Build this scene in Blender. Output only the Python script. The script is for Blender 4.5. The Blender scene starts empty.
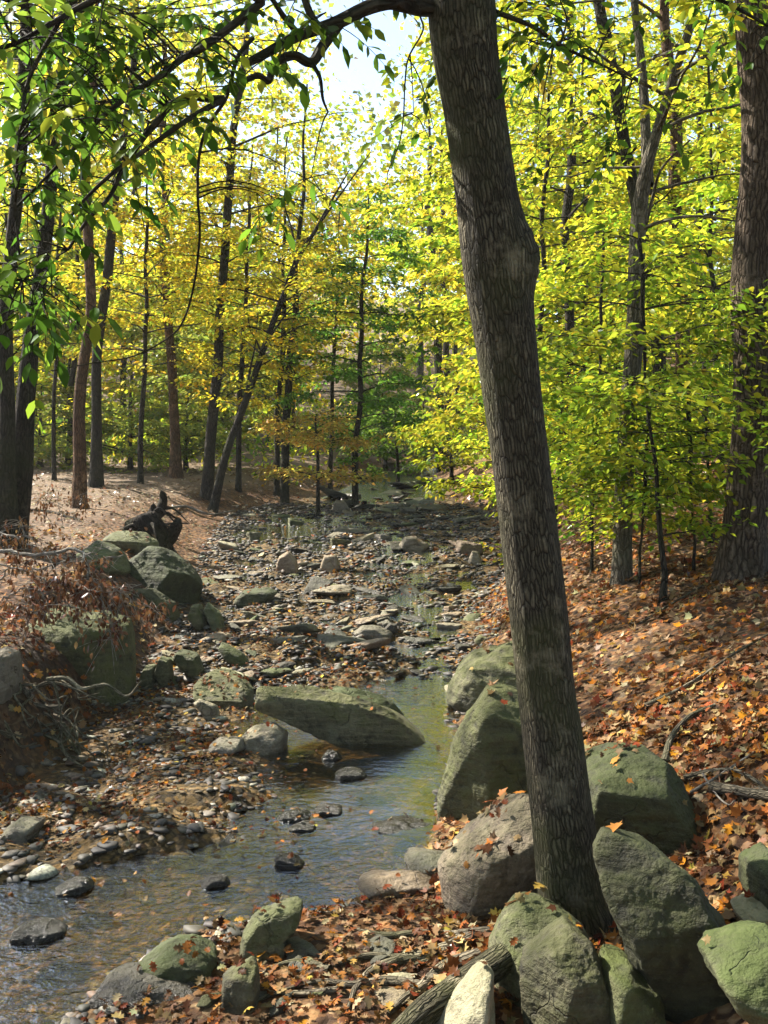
import bpy, math, random
import numpy as np
from mathutils import Vector
from mathutils.bvhtree import BVHTree

SEED = 7
HAZE = .0004
rnd = random.Random(SEED)
rg = np.random.default_rng(SEED)
scene = bpy.context.scene
COL = scene.collection
R = math.radians

# ------------------------------------------------------------------ camera model
F, CX, CY = 1000.0, 384.0, 512.0
PITCH = R(-4.69)
CAM = np.array([0.0, 0.0, 2.3])
cp, sp = math.cos(PITCH), math.sin(PITCH)

def ray(px, py):
    a, b = (px - CX) / F, (CY - py) / F
    return np.array([a, cp - b * sp, sp + b * cp])

def at(px, py, d):
    """world point on the line of sight of a pixel at distance d along +Y"""
    r = ray(px, py)
    return CAM + r * (d / r[1])

# ------------------------------------------------------------------ noise
_perm = np.random.default_rng(3).permutation(256).astype(np.int64)
_perm = np.concatenate([_perm, _perm, _perm])
_grad = np.random.default_rng(4).normal(size=(256, 3))
_grad /= np.linalg.norm(_grad, axis=1)[:, None]

def pnoise(p):
    p = np.asarray(p, float)
    i = np.floor(p).astype(np.int64)
    f = p - i
    i &= 255
    u = f * f * f * (f * (f * 6 - 15) + 10)
    out = 0
    for dx in (0, 1):
        wx = u[:, 0] if dx else 1 - u[:, 0]
        for dy in (0, 1):
            wy = u[:, 1] if dy else 1 - u[:, 1]
            for dz in (0, 1):
                wz = u[:, 2] if dz else 1 - u[:, 2]
                h = _perm[_perm[_perm[(i[:, 0] + dx) & 255] + ((i[:, 1] + dy) & 255)] + ((i[:, 2] + dz) & 255)]
                g = _grad[h]
                out = out + wx * wy * wz * (g[:, 0] * (f[:, 0] - dx) + g[:, 1] * (f[:, 1] - dy) + g[:, 2] * (f[:, 2] - dz))
    return out * 1.5

def fbm(p, octv=3, gain=.5):
    a, s = 1.0, 0
    p = np.asarray(p, float).copy()
    for _ in range(octv):
        s = s + a * pnoise(p)
        p = p * 2.03 + 11.7
        a *= gain
    return s

def n2(x, y, s, z=0.0):
    x = np.atleast_1d(np.asarray(x, float)); y = np.atleast_1d(np.asarray(y, float))
    return pnoise(np.stack([x * s, y * s, np.full_like(x, z)], 1))

# ------------------------------------------------------------------ terrain
Y_T = [0, 3, 4, 4.4, 4.7, 5, 6.2, 8.5, 10.5, 13.5, 18, 23, 29, 38, 50, 80, 140]
L_T = [-3.6, -3.1, -2.9, -2.8, -2.7, -2.6, -2.3, -2.2, -2.3, -2.6, -3.1, -3.4, -1.9, -.6, 1.5, 9, 25]
R_T = [-1.9, -1.4, -1.0, -.75, .05, .25, .5, .8, 1.05, 1.55, 2.1, 2.4, 1.9, 1.9, 4, 12, 28]
B_T = [.7, 1.0, 1.15, 1.2, 1.15, 1.05, .85, 1.0, 1.2, 1.7, 2.3, 2.6, 2.1, 2.1, 4.3, 12.4, 28.5]

def water_level(y):
    return np.interp(y, [0, 9, 10, 13, 17, 21, 26, 30, 40, 60, 140], [0, 0, .05, .16, .26, .32, .38, .42, .58, .9, 3.2])

def sstep(a, b, x):
    t = np.clip((x - a) / (b - a), 0, 1)
    return t * t * (3 - 2 * t)

def height(x, y, detail=True):
    x = np.atleast_1d(np.asarray(x, float)); y = np.atleast_1d(np.asarray(y, float))
    x, y = np.broadcast_arrays(x, y)
    wob = .16 * n2(x, y, .9, 5.5) + .07 * n2(x, y, 2.3, 1.5)
    wob = wob * np.clip((y - 3) / 4, .3, 1)
    L = np.interp(y, Y_T, L_T) + wob
    Rr = np.interp(y, Y_T, R_T) + wob
    B = np.interp(y, Y_T, B_T) + wob
    wl = water_level(y)
    # stream bed
    riff = sstep(7.9, 9.6, y) * (1 - .55 * sstep(26, 30, y))
    pool2 = np.exp(-(((x + 1.9) / 1.0) ** 2 + ((y - 20.5) / 2.6) ** 2)) * .16
    thal = np.exp(-((x - np.interp(y, [4, 8, 10, 13, 18, 24, 30], [-1.2, .3, .55, .35, .2, -.8, .3])) / .45) ** 2)
    bed = -.15 * (1 - riff) + riff * (.012 - .035 * thal - .5 * pool2)
    be = np.interp(y, [4.6, 5.0, 5.5, 6.2, 7.0, 7.6, 8.4, 9.2], [-3.0, -2.05, -1.3, -1.0, -1.2, -1.4, -1.6, -1.9]) + .22 * n2(x, y, 2.1, 31)
    bar = sstep(.75, -.15, x - be - .12) * (.20 + .09 * n2(x, y, 1.9, 33)) * (1 - riff)
    bar2 = np.exp(-(((x + 1.2) / .95) ** 2 + ((y - 9.6) / 1.0) ** 2)) * .13
    shelf = np.exp(-(((x + .75) / .5) ** 2 + ((y - 5.0) / .45) ** 2)) * .10
    bed = bed + bar + bar2 + shelf + .06 * n2(x, y, 2.2, 9) * (.4 + riff) + .045 * n2(x, y, 6, 2) * (.3 + riff)
    inside = np.minimum(x - L, Rr - x)
    edge = 1 - sstep(0.0, .45, inside)
    zin = wl + bed * (1 - edge) + .03 * edge
    # left bank
    t = L - x
    steep = np.interp(y, [0, 5, 7, 9.5, 13, 18, 30], [.55, .5, .35, .5, 1.0, 1.5, 2.2])
    zl = wl + .03 + np.interp(t / np.maximum(steep, .1), [0, .3, .8, 1.3, 3, 8, 30], [0, .12, .45, .62, .72, .78, 1.0])
    zl = zl + .006 * np.clip(t - 6, 0, 60)
    # right bank
    u = x - B
    beach = np.clip((x - Rr) / np.maximum(B - Rr, .05), 0, 1)
    zr = wl + .03 + .13 * beach + np.where(u > 0, np.interp(u, [0, .35, .8, 1.5, 2.3, 4, 8, 30], [0, .22, .45, .72, .9, 1.05, 1.15, 1.6]), 0)
    z = np.where(x < L, zl, np.where(x > Rr, zr, zin))
    # far slopes
    off = np.abs(x - .5 * (L + Rr))
    z = z + np.clip(y - 38, 0, 200) * .055 * sstep(3, 12, off) + np.clip(off - 18, 0, 200) * .05 + np.clip(y - 62, 0, 200) * .11
    if detail:
        out = np.clip(np.where(x < L, L - x, np.where(x > Rr, x - Rr, 0)) * 2, 0, 1)
        z = z + out * (.045 * n2(x, y, 1.1, 3) + .02 * n2(x, y, 3.7, 7) + .012 * n2(x, y, 9, 1))
    return z

def hz(x, y):
    return float(height(x, y)[0])

def ground_hit(px, py):
    r = ray(px, py)
    r = r / r[1]
    ds = np.linspace(2.2, 90, 3000)
    P = CAM[None] + r[None] * ds[:, None]
    below = P[:, 2] <= height(P[:, 0], P[:, 1])
    k = int(np.argmax(below)) if below.any() else len(ds) - 1
    return P[k]

# ------------------------------------------------------------------ mesh helpers
def mesh_np(name, V, polys, col=None, uv=None, smooth=False):
    """V (n,3); polys: list of int arrays (m,k)"""
    me = bpy.data.meshes.new(name)
    V = np.asarray(V, np.float32)
    me.vertices.add(len(V)); me.vertices.foreach_set('co', V.ravel())
    loops = np.concatenate([np.asarray(p, np.int32).ravel() for p in polys])
    starts, s = [], 0
    for p in polys:
        m, k = p.shape
        starts.append(s + np.arange(m, dtype=np.int32) * k); s += m * k
    starts = np.concatenate(starts).astype(np.int32)
    me.loops.add(len(loops)); me.loops.foreach_set('vertex_index', loops)
    me.polygons.add(len(starts)); me.polygons.foreach_set('loop_start', starts)
    me.update(calc_edges=True)
    if smooth:
        me.polygons.foreach_set('use_smooth', np.ones(len(starts), bool))
    if col is not None:
        c = np.ones((len(V), 4), np.float32); c[:, :3] = col
        a = me.color_attributes.new('Col', 'FLOAT_COLOR', 'POINT'); a.data.foreach_set('color', c.ravel())
    if uv is not None:
        l = me.uv_layers.new(name='UVMap'); l.data.foreach_set('uv', np.asarray(uv, np.float32)[loops].ravel())
    return me

def obj(name, me, mat=None, parent=None, loc=None, label=None, cat=None, group=None, kind=None):
    o = bpy.data.objects.new(name, me); COL.objects.link(o)
    if mat and me is not None and not me.materials: me.materials.append(mat)
    if parent: o.parent = parent
    if loc is not None: o.location = [float(v) for v in loc]
    return tag(o, label, cat, group, kind)

def tag(o, label=None, cat=None, group=None, kind=None):
    for k, v in (('label', label), ('category', cat), ('group', group), ('kind', kind)):
        if v: o[k] = v
    return o

class Geo:
    def __init__(self): self.V, self.P, self.C, self.U, self.n = [], {}, [], [], 0
    def add(self, V, polys, col=None, uv=None):
        V = np.asarray(V, float)
        for p in polys:
            self.P.setdefault(p.shape[1], []).append(p + self.n)
        self.V.append(V); self.n += len(V)
        self.C.append(np.broadcast_to(np.asarray(col if col is not None else (1, 1, 1), float), (len(V), 3)))
        self.U.append(uv if uv is not None else np.zeros((len(V), 2)))
    def mesh(self, name, off=None, smooth=False):
        V = np.concatenate(self.V)
        if off is not None: V = V - np.asarray(off)
        return mesh_np(name, V, [np.concatenate(p) for p in self.P.values()], np.concatenate(self.C), np.concatenate(self.U), smooth)

def spline(pts, n):
    """Catmull-Rom through rows of pts (any number of columns)"""
    p = np.asarray(pts, float)
    if len(p) == 2: p = np.array([p[0], (p[0] + p[1]) / 2, p[1]])
    e = np.concatenate([[2 * p[0] - p[1]], p, [2 * p[-1] - p[-2]]])
    seg = len(p) - 1
    t = np.linspace(0, seg - 1e-6, n); i = t.astype(int); f = (t - i)[:, None]
    a, b, c, d = e[i], e[i + 1], e[i + 2], e[i + 3]
    return .5 * (2 * b + (c - a) * f + (2 * a - 5 * b + 4 * c - d) * f ** 2 + (3 * b - a - 3 * c + d) * f ** 3)

def tube(geo, pts, rad, seg=6, bump=0.0, flare=0.0, col=None, cap=True, vscale=1.0):
    pts = np.asarray(pts, float); rad = np.asarray(rad, float); n = len(pts)
    T = np.gradient(pts, axis=0); T /= np.linalg.norm(T, axis=1)[:, None] + 1e-9
    ref = np.array([0, 1.0, 0]) if abs(T[0][1]) < .8 else np.array([1.0, 0, 0])
    N = np.zeros_like(T); nrm = np.cross(T[0], ref); nrm /= np.linalg.norm(nrm)
    for i in range(n):
        nrm = nrm - T[i] * nrm.dot(T[i]); nrm /= np.linalg.norm(nrm) + 1e-9; N[i] = nrm
    Bn = np.cross(T, N)
    a = np.arange(seg + 1) / seg * 2 * math.pi
    ln = np.concatenate([[0], np.cumsum(np.linalg.norm(np.diff(pts, axis=0), axis=1))])
    rr = np.repeat(rad[:, None], seg + 1, 1)
    if bump or flare:
        ca, sa = np.cos(a)[None] + 0 * rr, np.sin(a)[None] + 0 * rr
        q = np.stack([ca.ravel() * 1.4, sa.ravel() * 1.4, (ln[:, None] * 1.3 / max(rad.max() * 5, .05) + 0 * rr).ravel() + pts[0, 0]], 1)
        rr = rr * (1 + bump * fbm(q, 2).reshape(rr.shape))
        if flare:
            rr = rr * (1 + flare * np.exp(-ln / (rad[0] * 1.6))[:, None] * (.55 + .45 * np.cos(a * 5 + pts[0, 0] * 3)[None]))
    V = pts[:, None] + N[:, None] * (np.cos(a)[None, :, None] * rr[..., None]) + Bn[:, None] * (np.sin(a)[None, :, None] * rr[..., None])
    idx = np.arange(n * (seg + 1)).reshape(n, seg + 1)
    q = np.stack([idx[:-1, :-1], idx[:-1, 1:], idx[1:, 1:], idx[1:, :-1]], -1).reshape(-1, 4)
    uv = np.stack(np.broadcast_arrays((a / (2 * math.pi))[None] * (2 * math.pi * rad.mean()), ln[:, None] * vscale), -1).reshape(-1, 2)
    geo.add(V.reshape(-1, 3), [q], col, uv)
    if cap:
        geo.add(np.concatenate([V[-1, :seg], [pts[-1] + T[-1] * rad[-1] * .5]]), [np.stack([np.arange(seg), (np.arange(seg) + 1) % seg, np.full(seg, seg)], 1)], col, np.zeros((seg + 1, 2)))

def unit(v):
    v = np.asarray(v, float)
    return v / (np.linalg.norm(v, axis=-1, keepdims=True) + 1e-9)

LEAF_KITE = (np.array([[0, 0, 0], [-.38, .42, .10], [0, 1, -.06], [.38, .42, .10]]), [np.array([[0, 1, 2, 3]])])
LEAF_LANCE = (np.array([[0, 0, 0], [-.19, .25, .05], [-.21, .6, .05], [0, 1, -.06], [.21, .6, .05], [.19, .25, .05], [0, .45, 0]]),
              [np.array([[0, 6, 2, 1], [6, 3, 2, 2][:3] + [2], ])[:1], np.array([[0, 5, 4, 6]]), np.array([[6, 3, 2], [6, 4, 3]])])
LEAF_OVATE = (np.array([[0, 0, 0], [-.24, .22, .06], [-.27, .5, .06], [0, 1, -.10], [.27, .5, .06], [.24, .22, .06]]), [np.array([[0, 3, 2, 1], [0, 5, 4, 3]])])
def _maple():
    pts = [(0, 0), (.16, .1), (.42, .05), (.34, .26), (.62, .5), (.34, .52), (.26, .62), (.16, .72), (0, 1.05)]
    full = pts + [(-x, y) for x, y in pts[-2:0:-1]]
    v = [[x, y, .12 * abs(x) - .10 * (y - .5) ** 2] for x, y in full] + [[0, .42, -.02]]
    n = len(full)
    return np.array(v), [np.array([[i, (i + 1) % n, n] for i in range(n)])]
LEAF_MAPLE = _maple()
def _oak():
    pts = [(0, 0), (.1, .12), (.3, .2), (.16, .33), (.42, .5), (.2, .58), (.32, .8), (.12, .82), (0, 1)]
    full = pts + [(-x, y) for x, y in pts[-2:0:-1]]
    v = [[x, y, .25 * x * x + .12 * math.sin(y * 3.)] for x, y in full] + [[0, .5, .08]]
    n = len(full)
    return np.array(v), [np.array([[i, (i + 1) % n, n] for i in range(n)])]
LEAF_OAK = _oak()

def leaves(geo, P, D, N, S, C, shape=LEAF_KITE, curl=None):
    """leaf bases P, tip directions D, normals N, sizes S, colours C"""
    P = np.asarray(P, float); n = len(P)
    if n == 0: return
    D = unit(D); X = unit(np.cross(D, N)); Z = np.cross(X, D)
    sh, pol = shape
    k = len(sh)
    s = np.asarray(S, float).reshape(-1, 1, 1)
    q = np.repeat(sh[None], n, 0)
    if curl is not None:
        q[:, :, 2] += curl.reshape(-1, 1) * (q[:, :, 0] ** 2 * 1.5 + (q[:, :, 1] - .5) ** 2)
    V = P[:, None] + s * (X[:, None] * q[..., 0:1] + D[:, None] * q[..., 1:2] + Z[:, None] * q[..., 2:3])
    base = (np.arange(n) * k)[:, None, None]
    geo.add(V.reshape(-1, 3), [(p[None] + base).reshape(-1, p.shape[1]) for p in pol], np.repeat(C, k, 0))

def pick(pal, n, jit=.18, weights=None, rng=rg):
    pal = np.asarray(pal, float)
    c = pal[rng.choice(len(pal), n, p=None if weights is None else np.asarray(weights) / np.sum(weights))]
    return np.clip(c * (1 + jit * rng.normal(size=(n, 1))) * (1 + .07 * rng.normal(size=(n, 3))), .004, .9)

# ------------------------------------------------------------------ materials
class NT:
    def __init__(self, name):
        self.m = bpy.data.materials.new(name); self.m.use_nodes = True
        self.t = self.m.node_tree; self.t.nodes.clear()
        self.out = self.t.nodes.new('ShaderNodeOutputMaterial')
    def n(self, typ, ins=None, **kw):
        nd = self.t.nodes.new('ShaderNode' + typ)
        for k, v in kw.items(): setattr(nd, k, v)
        for k, v in (ins or {}).items():
            if isinstance(v, bpy.types.NodeSocket): self.t.links.new(v, nd.inputs[k])
            else: nd.inputs[k].default_value = v
        return nd
    def mix(self, a, b, f, mode='MIX'):
        nd = self.t.nodes.new('ShaderNodeMix'); nd.data_type = 'RGBA'; nd.blend_type = mode
        for s, v in ((nd.inputs[0], f), (nd.inputs[6], a), (nd.inputs[7], b)):
            if isinstance(v, bpy.types.NodeSocket): self.t.links.new(v, s)
            else: s.default_value = v if not isinstance(v, tuple) else (*v, 1)[:4]
        return nd.outputs[2]
    def ramp(self, fac, stops, interp='LINEAR'):
        nd = self.n('ValToRGB', {'Fac': fac}); cr = nd.color_ramp; cr.interpolation = interp
        while len(cr.elements) < len(stops): cr.elements.new(.5)
        for e, (p, c) in zip(cr.elements, stops):
            e.position = p; e.color = (*c, 1) if isinstance(c, tuple) else (c, c, c, 1)
        return nd.outputs[0]
    def math(self, op, a, b=0.0, c=None):
        nd = self.t.nodes.new('ShaderNodeMath'); nd.operation = op
        for s, v in zip(nd.inputs, (a, b, c)):
            if v is None: continue
            if isinstance(v, bpy.types.NodeSocket): self.t.links.new(v, s)
            else: s.default_value = v
        return nd.outputs[0]
    def done(self, sh):
        self.t.links.new(sh, self.out.inputs['Surface']); return self.m

def mat_leaf(name, trans=.55, gloss=.06, tint=(1, 1, 1), dull=False):
    t = NT(name)
    c = t.n('VertexColor', layer_name='Col').outputs[0]
    oi = t.n('ObjectInfo').outputs['Random']
    v = t.n('HueSaturation', {'Color': c, 'Hue': t.math('MULTIPLY_ADD', oi, .03, .485), 'Saturation': 1.0, 'Value': t.math('MULTIPLY_ADD', oi, .3, .85)}).outputs[0]
    v = t.mix(v, tint, 1.0, 'MULTIPLY')
    d = t.n('BsdfDiffuse', {'Color': v}).outputs[0]
    tr = t.n('BsdfTranslucent', {'Color': t.mix(v, (1.0, .92, .45), .0 if dull else .35, 'OVERLAY') if False else v}).outputs[0]
    m = t.n('MixShader', {0: trans, 1: d, 2: tr}).outputs[0]
    g = t.n('BsdfGlossy', {'Color': (.8, .85, .9, 1), 'Roughness': .38}).outputs[0]
    fr = t.n('Fresnel', {'IOR': 1.42}).outputs[0]
    m = t.n('MixShader', {0: t.math('MULTIPLY', fr, gloss), 1: m, 2: g}).outputs[0]
    return t.done(m)

def mat_bark(name, dark, light, moss=(.06, .075, .025), mossy=.35, scale=1.0, furrow=1.0):
    t = NT(name)
    uv = t.n('UVMap', uv_map='UVMap').outputs[0]
    geo = t.n('NewGeometry').outputs['Position']
    mp = t.n('Mapping', {'Vector': uv, 'Scale': (60 * scale, 10 * scale, 1)}).outputs[0]
    wn = t.n('TexNoise', {'Vector': geo, 'Scale': 12.0 * scale, 'Detail': 4}).outputs['Color']
    wv = t.n('VectorMath', {0: mp, 1: t.n('VectorMath', {0: wn, 'Scale': 1.9}, operation='SCALE').outputs[0]}, operation='ADD').outputs[0]
    m1 = t.n('Mapping', {'Vector': uv, 'Scale': (34 * scale, 4.2 * scale, 1)}).outputs[0]
    m1 = t.n('VectorMath', {0: m1, 1: t.n('VectorMath', {0: wn, 'Scale': .7}, operation='SCALE').outputs[0]}, operation='ADD').outputs[0]
    na = t.n('TexNoise', {'Vector': m1, 'Scale': 1.0, 'Detail': 5, 'Roughness': .62}, noise_dimensions='2D').outputs['Fac']
    m2 = t.n('Mapping', {'Vector': wv, 'Scale': (.95, 1.0, 1)}).outputs[0]
    vo = t.n('TexVoronoi', {'Vector': m2, 'Scale': 1.0}, feature='DISTANCE_TO_EDGE', voronoi_dimensions='2D').outputs['Distance']
    ridge = t.math('ABSOLUTE', t.math('SUBTRACT', na, .5))
    crack = t.math('MULTIPLY', t.ramp(ridge, [(0, .45), (.05, .8), (.14, 1.0)]), t.ramp(vo, [(0, .0), (.08, .35), (.30, 1.0)]))
    fine = t.n('TexNoise', {'Vector': geo, 'Scale': 60.0 * scale, 'Detail': 4, 'Roughness': .7}).outputs['Fac']
    big = t.n('TexNoise', {'Vector': geo, 'Scale': 2.3, 'Detail': 3}).outputs['Fac']
    c = t.mix(dark, light, t.math('MULTIPLY', crack, t.math('MULTIPLY_ADD', fine, .9, .25)))
    c = t.mix(c, moss, t.math('MULTIPLY', t.ramp(big, [(.42, 0.0), (.66, 1.0)]), mossy))
    c = t.mix(c, tuple(min(1, v * 1.9) for v in light), t.math('MULTIPLY', t.ramp(t.n('TexNoise', {'Vector': geo, 'Scale': 4.5, 'Detail': 6, 'Roughness': .7}).outputs['Fac'], [(.55, 0.0), (.68, 1.0)]), .5))
    hgt = t.math('ADD', t.math('MULTIPLY', crack, 1.0), t.math('MULTIPLY', fine, .35))
    b = t.n('Bump', {'Height': hgt, 'Strength': .9 * furrow, 'Distance': .018 / scale}).outputs[0]
    p = t.n('BsdfPrincipled', {'Base Color': c, 'Roughness': .9, 'Normal': b, 'Specular IOR Level': .15}).outputs[0]
    return t.done(p)

def mat_rock(name, a, b, moss, mossy, wet=False, lich=.35):
    t = NT(name)
    oc = t.n('TexCoord').outputs['Object']
    rn = t.n('ObjectInfo').outputs['Random']
    g = t.n('NewGeometry')
    off = t.n('CombineXYZ', {0: t.math('MULTIPLY', rn, 37.0), 1: t.math('MULTIPLY', rn, 91.0), 2: 0.0}).outputs[0]
    pv = t.n('VectorMath', {0: g.outputs['Position'], 1: off}, operation='ADD').outputs[0]
    big = t.n('TexNoise', {'Vector': pv, 'Scale': 2.6, 'Detail': 5, 'Roughness': .6}).outputs['Fac']
    mid = t.n('TexNoise', {'Vector': pv, 'Scale': 11.0, 'Detail': 6, 'Roughness': .65}).outputs['Fac']
    fine = t.n('TexNoise', {'Vector': pv, 'Scale': 70.0, 'Detail': 4, 'Roughness': .7}).outputs['Fac']
    # tilted bedding streaks
    st = t.n('Mapping', {'Vector': pv, 'Rotation': (.35, .5, .2), 'Scale': (2.0, 2.0, 16.0)}).outputs[0]
    streak = t.n('TexNoise', {'Vector': st, 'Scale': 1.6, 'Detail': 4}).outputs['Fac']
    c = t.mix(a, b, t.ramp(t.math('MULTIPLY_ADD', streak, .45, t.math('MULTIPLY', big, .55)), [(.34, 0.0), (.62, 1.0)]))
    c = t.mix(c, tuple(v * .35 for v in a), t.ramp(mid, [(.30, .75), (.46, 0.0)]))
    c = t.mix(c, (.27, .255, .185), t.math('MULTIPLY', t.ramp(t.n('TexNoise', {'Vector': pv, 'Scale': 5.5, 'Detail': 7, 'Roughness': .75}).outputs['Fac'], [(.56, 0.0), (.66, 1.0)]), lich))
    cw = t.n('VectorMath', {0: pv, 1: t.n('VectorMath', {0: t.n('TexNoise', {'Vector': pv, 'Scale': 4.0, 'Detail': 4}).outputs['Color'], 'Scale': .5}, operation='SCALE').outputs[0]}, operation='ADD').outputs[0]
    ce = t.n('TexVoronoi', {'Vector': cw, 'Scale': 3.3}, feature='DISTANCE_TO_EDGE').outputs['Distance']
    crk = t.math('MULTIPLY', t.ramp(ce, [(.0, 1.0), (.022, 0.0)]), t.ramp(big, [(.54, 0.0), (.66, 1.0)]))
    c = t.mix(c, tuple(v * .2 for v in a), t.math('MULTIPLY', crk, .55))
    spk = t.n('TexNoise', {'Vector': pv, 'Scale': 38.0, 'Detail': 5, 'Roughness': .8}).outputs['Fac']
    c = t.mix(c, tuple(min(1, v * 1.7) for v in b), t.math('MULTIPLY', t.ramp(spk, [(.56, 0.0), (.7, 1.0)]), .6))
    c = t.mix(c, tuple(v * .3 for v in a), t.math('MULTIPLY', t.ramp(spk, [(.30, 1.0), (.44, 0.0)]), .7))
    up = t.n('SeparateXYZ', {0: g.outputs['Normal']}).outputs[2]
    mm = t.math('MULTIPLY', t.ramp(t.math('MULTIPLY_ADD', mid, .6, t.math('MULTIPLY_ADD', up, .16, t.math('MULTIPLY', big, .4))), [(.50, 0.0), (.68, 1.0)]), mossy)
    c = t.mix(c, moss, mm)
    c = t.mix(c, (.5, .5, .5), .35, 'OVERLAY') if False else c
    c = t.n('HueSaturation', {'Color': c, 'Value': t.math('MULTIPLY_ADD', rn, .7, .65), 'Hue': t.math('MULTIPLY_ADD', t.math('FRACT', t.math('MULTIPLY', rn, 7.3)), .05, .475)}).outputs[0]
    hgt = t.math('ADD', t.math('MULTIPLY_ADD', crk, -.8, mid), t.math('ADD', t.math('MULTIPLY', fine, .22), t.math('MULTIPLY', streak, .7)))
    bmp = t.n('Bump', {'Height': hgt, 'Strength': .9, 'Distance': .05}).outputs[0]
    rough = .78
    if wet:
        z = t.n('SeparateXYZ', {0: g.outputs['Position']}).outputs[2]
        y = t.n('SeparateXYZ', {0: g.outputs['Position']}).outputs[1]
        lvl = t.math('MAXIMUM', t.math('MULTIPLY_ADD', y, .024, -.215), 0.0)
        hh = t.math('ADD', t.math('SUBTRACT', z, lvl), t.math('MULTIPLY_ADD', mid, .06, -.03))
        w = t.ramp(hh, [(.04, 1.0), (.10, 0.0)])
        c = t.mix(c, t.mix(c, (.28, .26, .22), 1.0, 'MULTIPLY'), w)
        rough = t.math('MULTIPLY_ADD', w, -.5, .74)
    p = t.n('BsdfPrincipled', {'Base Color': c, 'Roughness': rough, 'Normal': bmp, 'Specular IOR Level': .35}).outputs[0]
    return t.done(p)

def mat_ground():
    t = NT('ground')
    g = t.n('NewGeometry').outputs['Position']
    mk = t.n('SeparateColor', {0: t.n('VertexColor', layer_name='Col').outputs[0]})
    bed, dirt, tan = mk.outputs[0], mk.outputs[1], mk.outputs[2]
    wn = t.n('TexNoise', {'Vector': g, 'Scale': 7.0, 'Detail': 3}).outputs['Color']
    gv = t.n('VectorMath', {0: g, 1: t.n('VectorMath', {0: wn, 'Scale': .12}, operation='SCALE').outputs[0]}, operation='ADD').outputs[0]
    v1 = t.n('TexVoronoi', {'Vector': gv, 'Scale': 15.0, 'Randomness': 1.0})
    v2 = t.n('TexVoronoi', {'Vector': gv, 'Scale': 26.0})
    litcols = [(0, (.02, .011, .006)), (.25, (.055, .026, .010)), (.45, (.11, .05, .017)), (.62, (.17, .085, .03)), (.76, (.22, .135, .06)), (.88, (.26, .095, .018)), (.96, (.30, .21, .11))]
    l1 = t.ramp(t.n('SeparateColor', {0: v1.outputs['Color']}).outputs[0], litcols)
    l2 = t.ramp(t.n('SeparateColor', {0: v2.outputs['Color']}).outputs[1], litcols)
    big = t.n('TexNoise', {'Vector': g, 'Scale': .8, 'Detail': 5}).outputs['Fac']
    lit = t.mix(l1, l2, t.ramp(v1.outputs['Distance'], [(.25, 0.0), (.55, 1.0)]))
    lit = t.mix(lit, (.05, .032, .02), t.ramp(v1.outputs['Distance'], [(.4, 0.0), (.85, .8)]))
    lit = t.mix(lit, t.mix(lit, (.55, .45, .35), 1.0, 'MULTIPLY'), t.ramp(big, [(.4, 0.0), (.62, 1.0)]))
    # pale trodden earth
    tn = t.n('TexNoise', {'Vector': g, 'Scale': 22.0, 'Detail': 6, 'Roughness': .7}).outputs['Fac']
    tanc = t.mix(t.ramp(tn, [(.3, (.085, .062, .04)), (.55, (.19, .15, .105)), (.75, (.31, .26, .19))]), lit, .3)
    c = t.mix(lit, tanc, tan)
    dn = t.n('TexNoise', {'Vector': g, 'Scale': 30.0, 'Detail': 5, 'Roughness': .7}).outputs['Fac']
    dirtc = t.ramp(dn, [(.3, (.018, .012, .008)), (.6, (.06, .04, .025)), (.8, (.12, .085, .05))])
    c = t.mix(c, dirtc, dirt)
    # gravel bed
    p1 = t.n('TexVoronoi', {'Vector': gv, 'Scale': 24.0}); p2 = t.n('TexVoronoi', {'Vector': gv, 'Scale': 55.0})
    gc = [(0, (.015, .011, .005)), (.3, (.055, .036, .013)), (.5, (.13, .075, .02)), (.7, (.075, .055, .026)), (.85, (.20, .115, .032)), (1, (.22, .17, .10))]
    g1 = t.ramp(t.n('SeparateColor', {0: p1.outputs['Color']}).outputs[0], gc)
    g2 = t.ramp(t.n('SeparateColor', {0: p2.outputs['Color']}).outputs[0], gc)
    gr = t.mix(g1, g2, t.ramp(t.n('TexNoise', {'Vector': g, 'Scale': 4.0}).outputs['Fac'], [(.4, 0.0), (.6, 1.0)]))
    gr = t.mix(gr, (.02, .016, .01), t.ramp(p1.outputs['Distance'], [(.45, 0.0), (.8, .8)]))
    c = t.mix(c, gr, bed)
    hgt = t.math('SUBTRACT', t.math('MULTIPLY', tn, .6), t.math('MULTIPLY', v1.outputs['Distance'], .8))
    b = t.n('Bump', {'Height': hgt, 'Strength': .8, 'Distance': .04}).outputs[0]
    return t.done(t.n('BsdfPrincipled', {'Base Color': c, 'Roughness': .85, 'Normal': b, 'Specular IOR Level': .2}).outputs[0])

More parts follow.
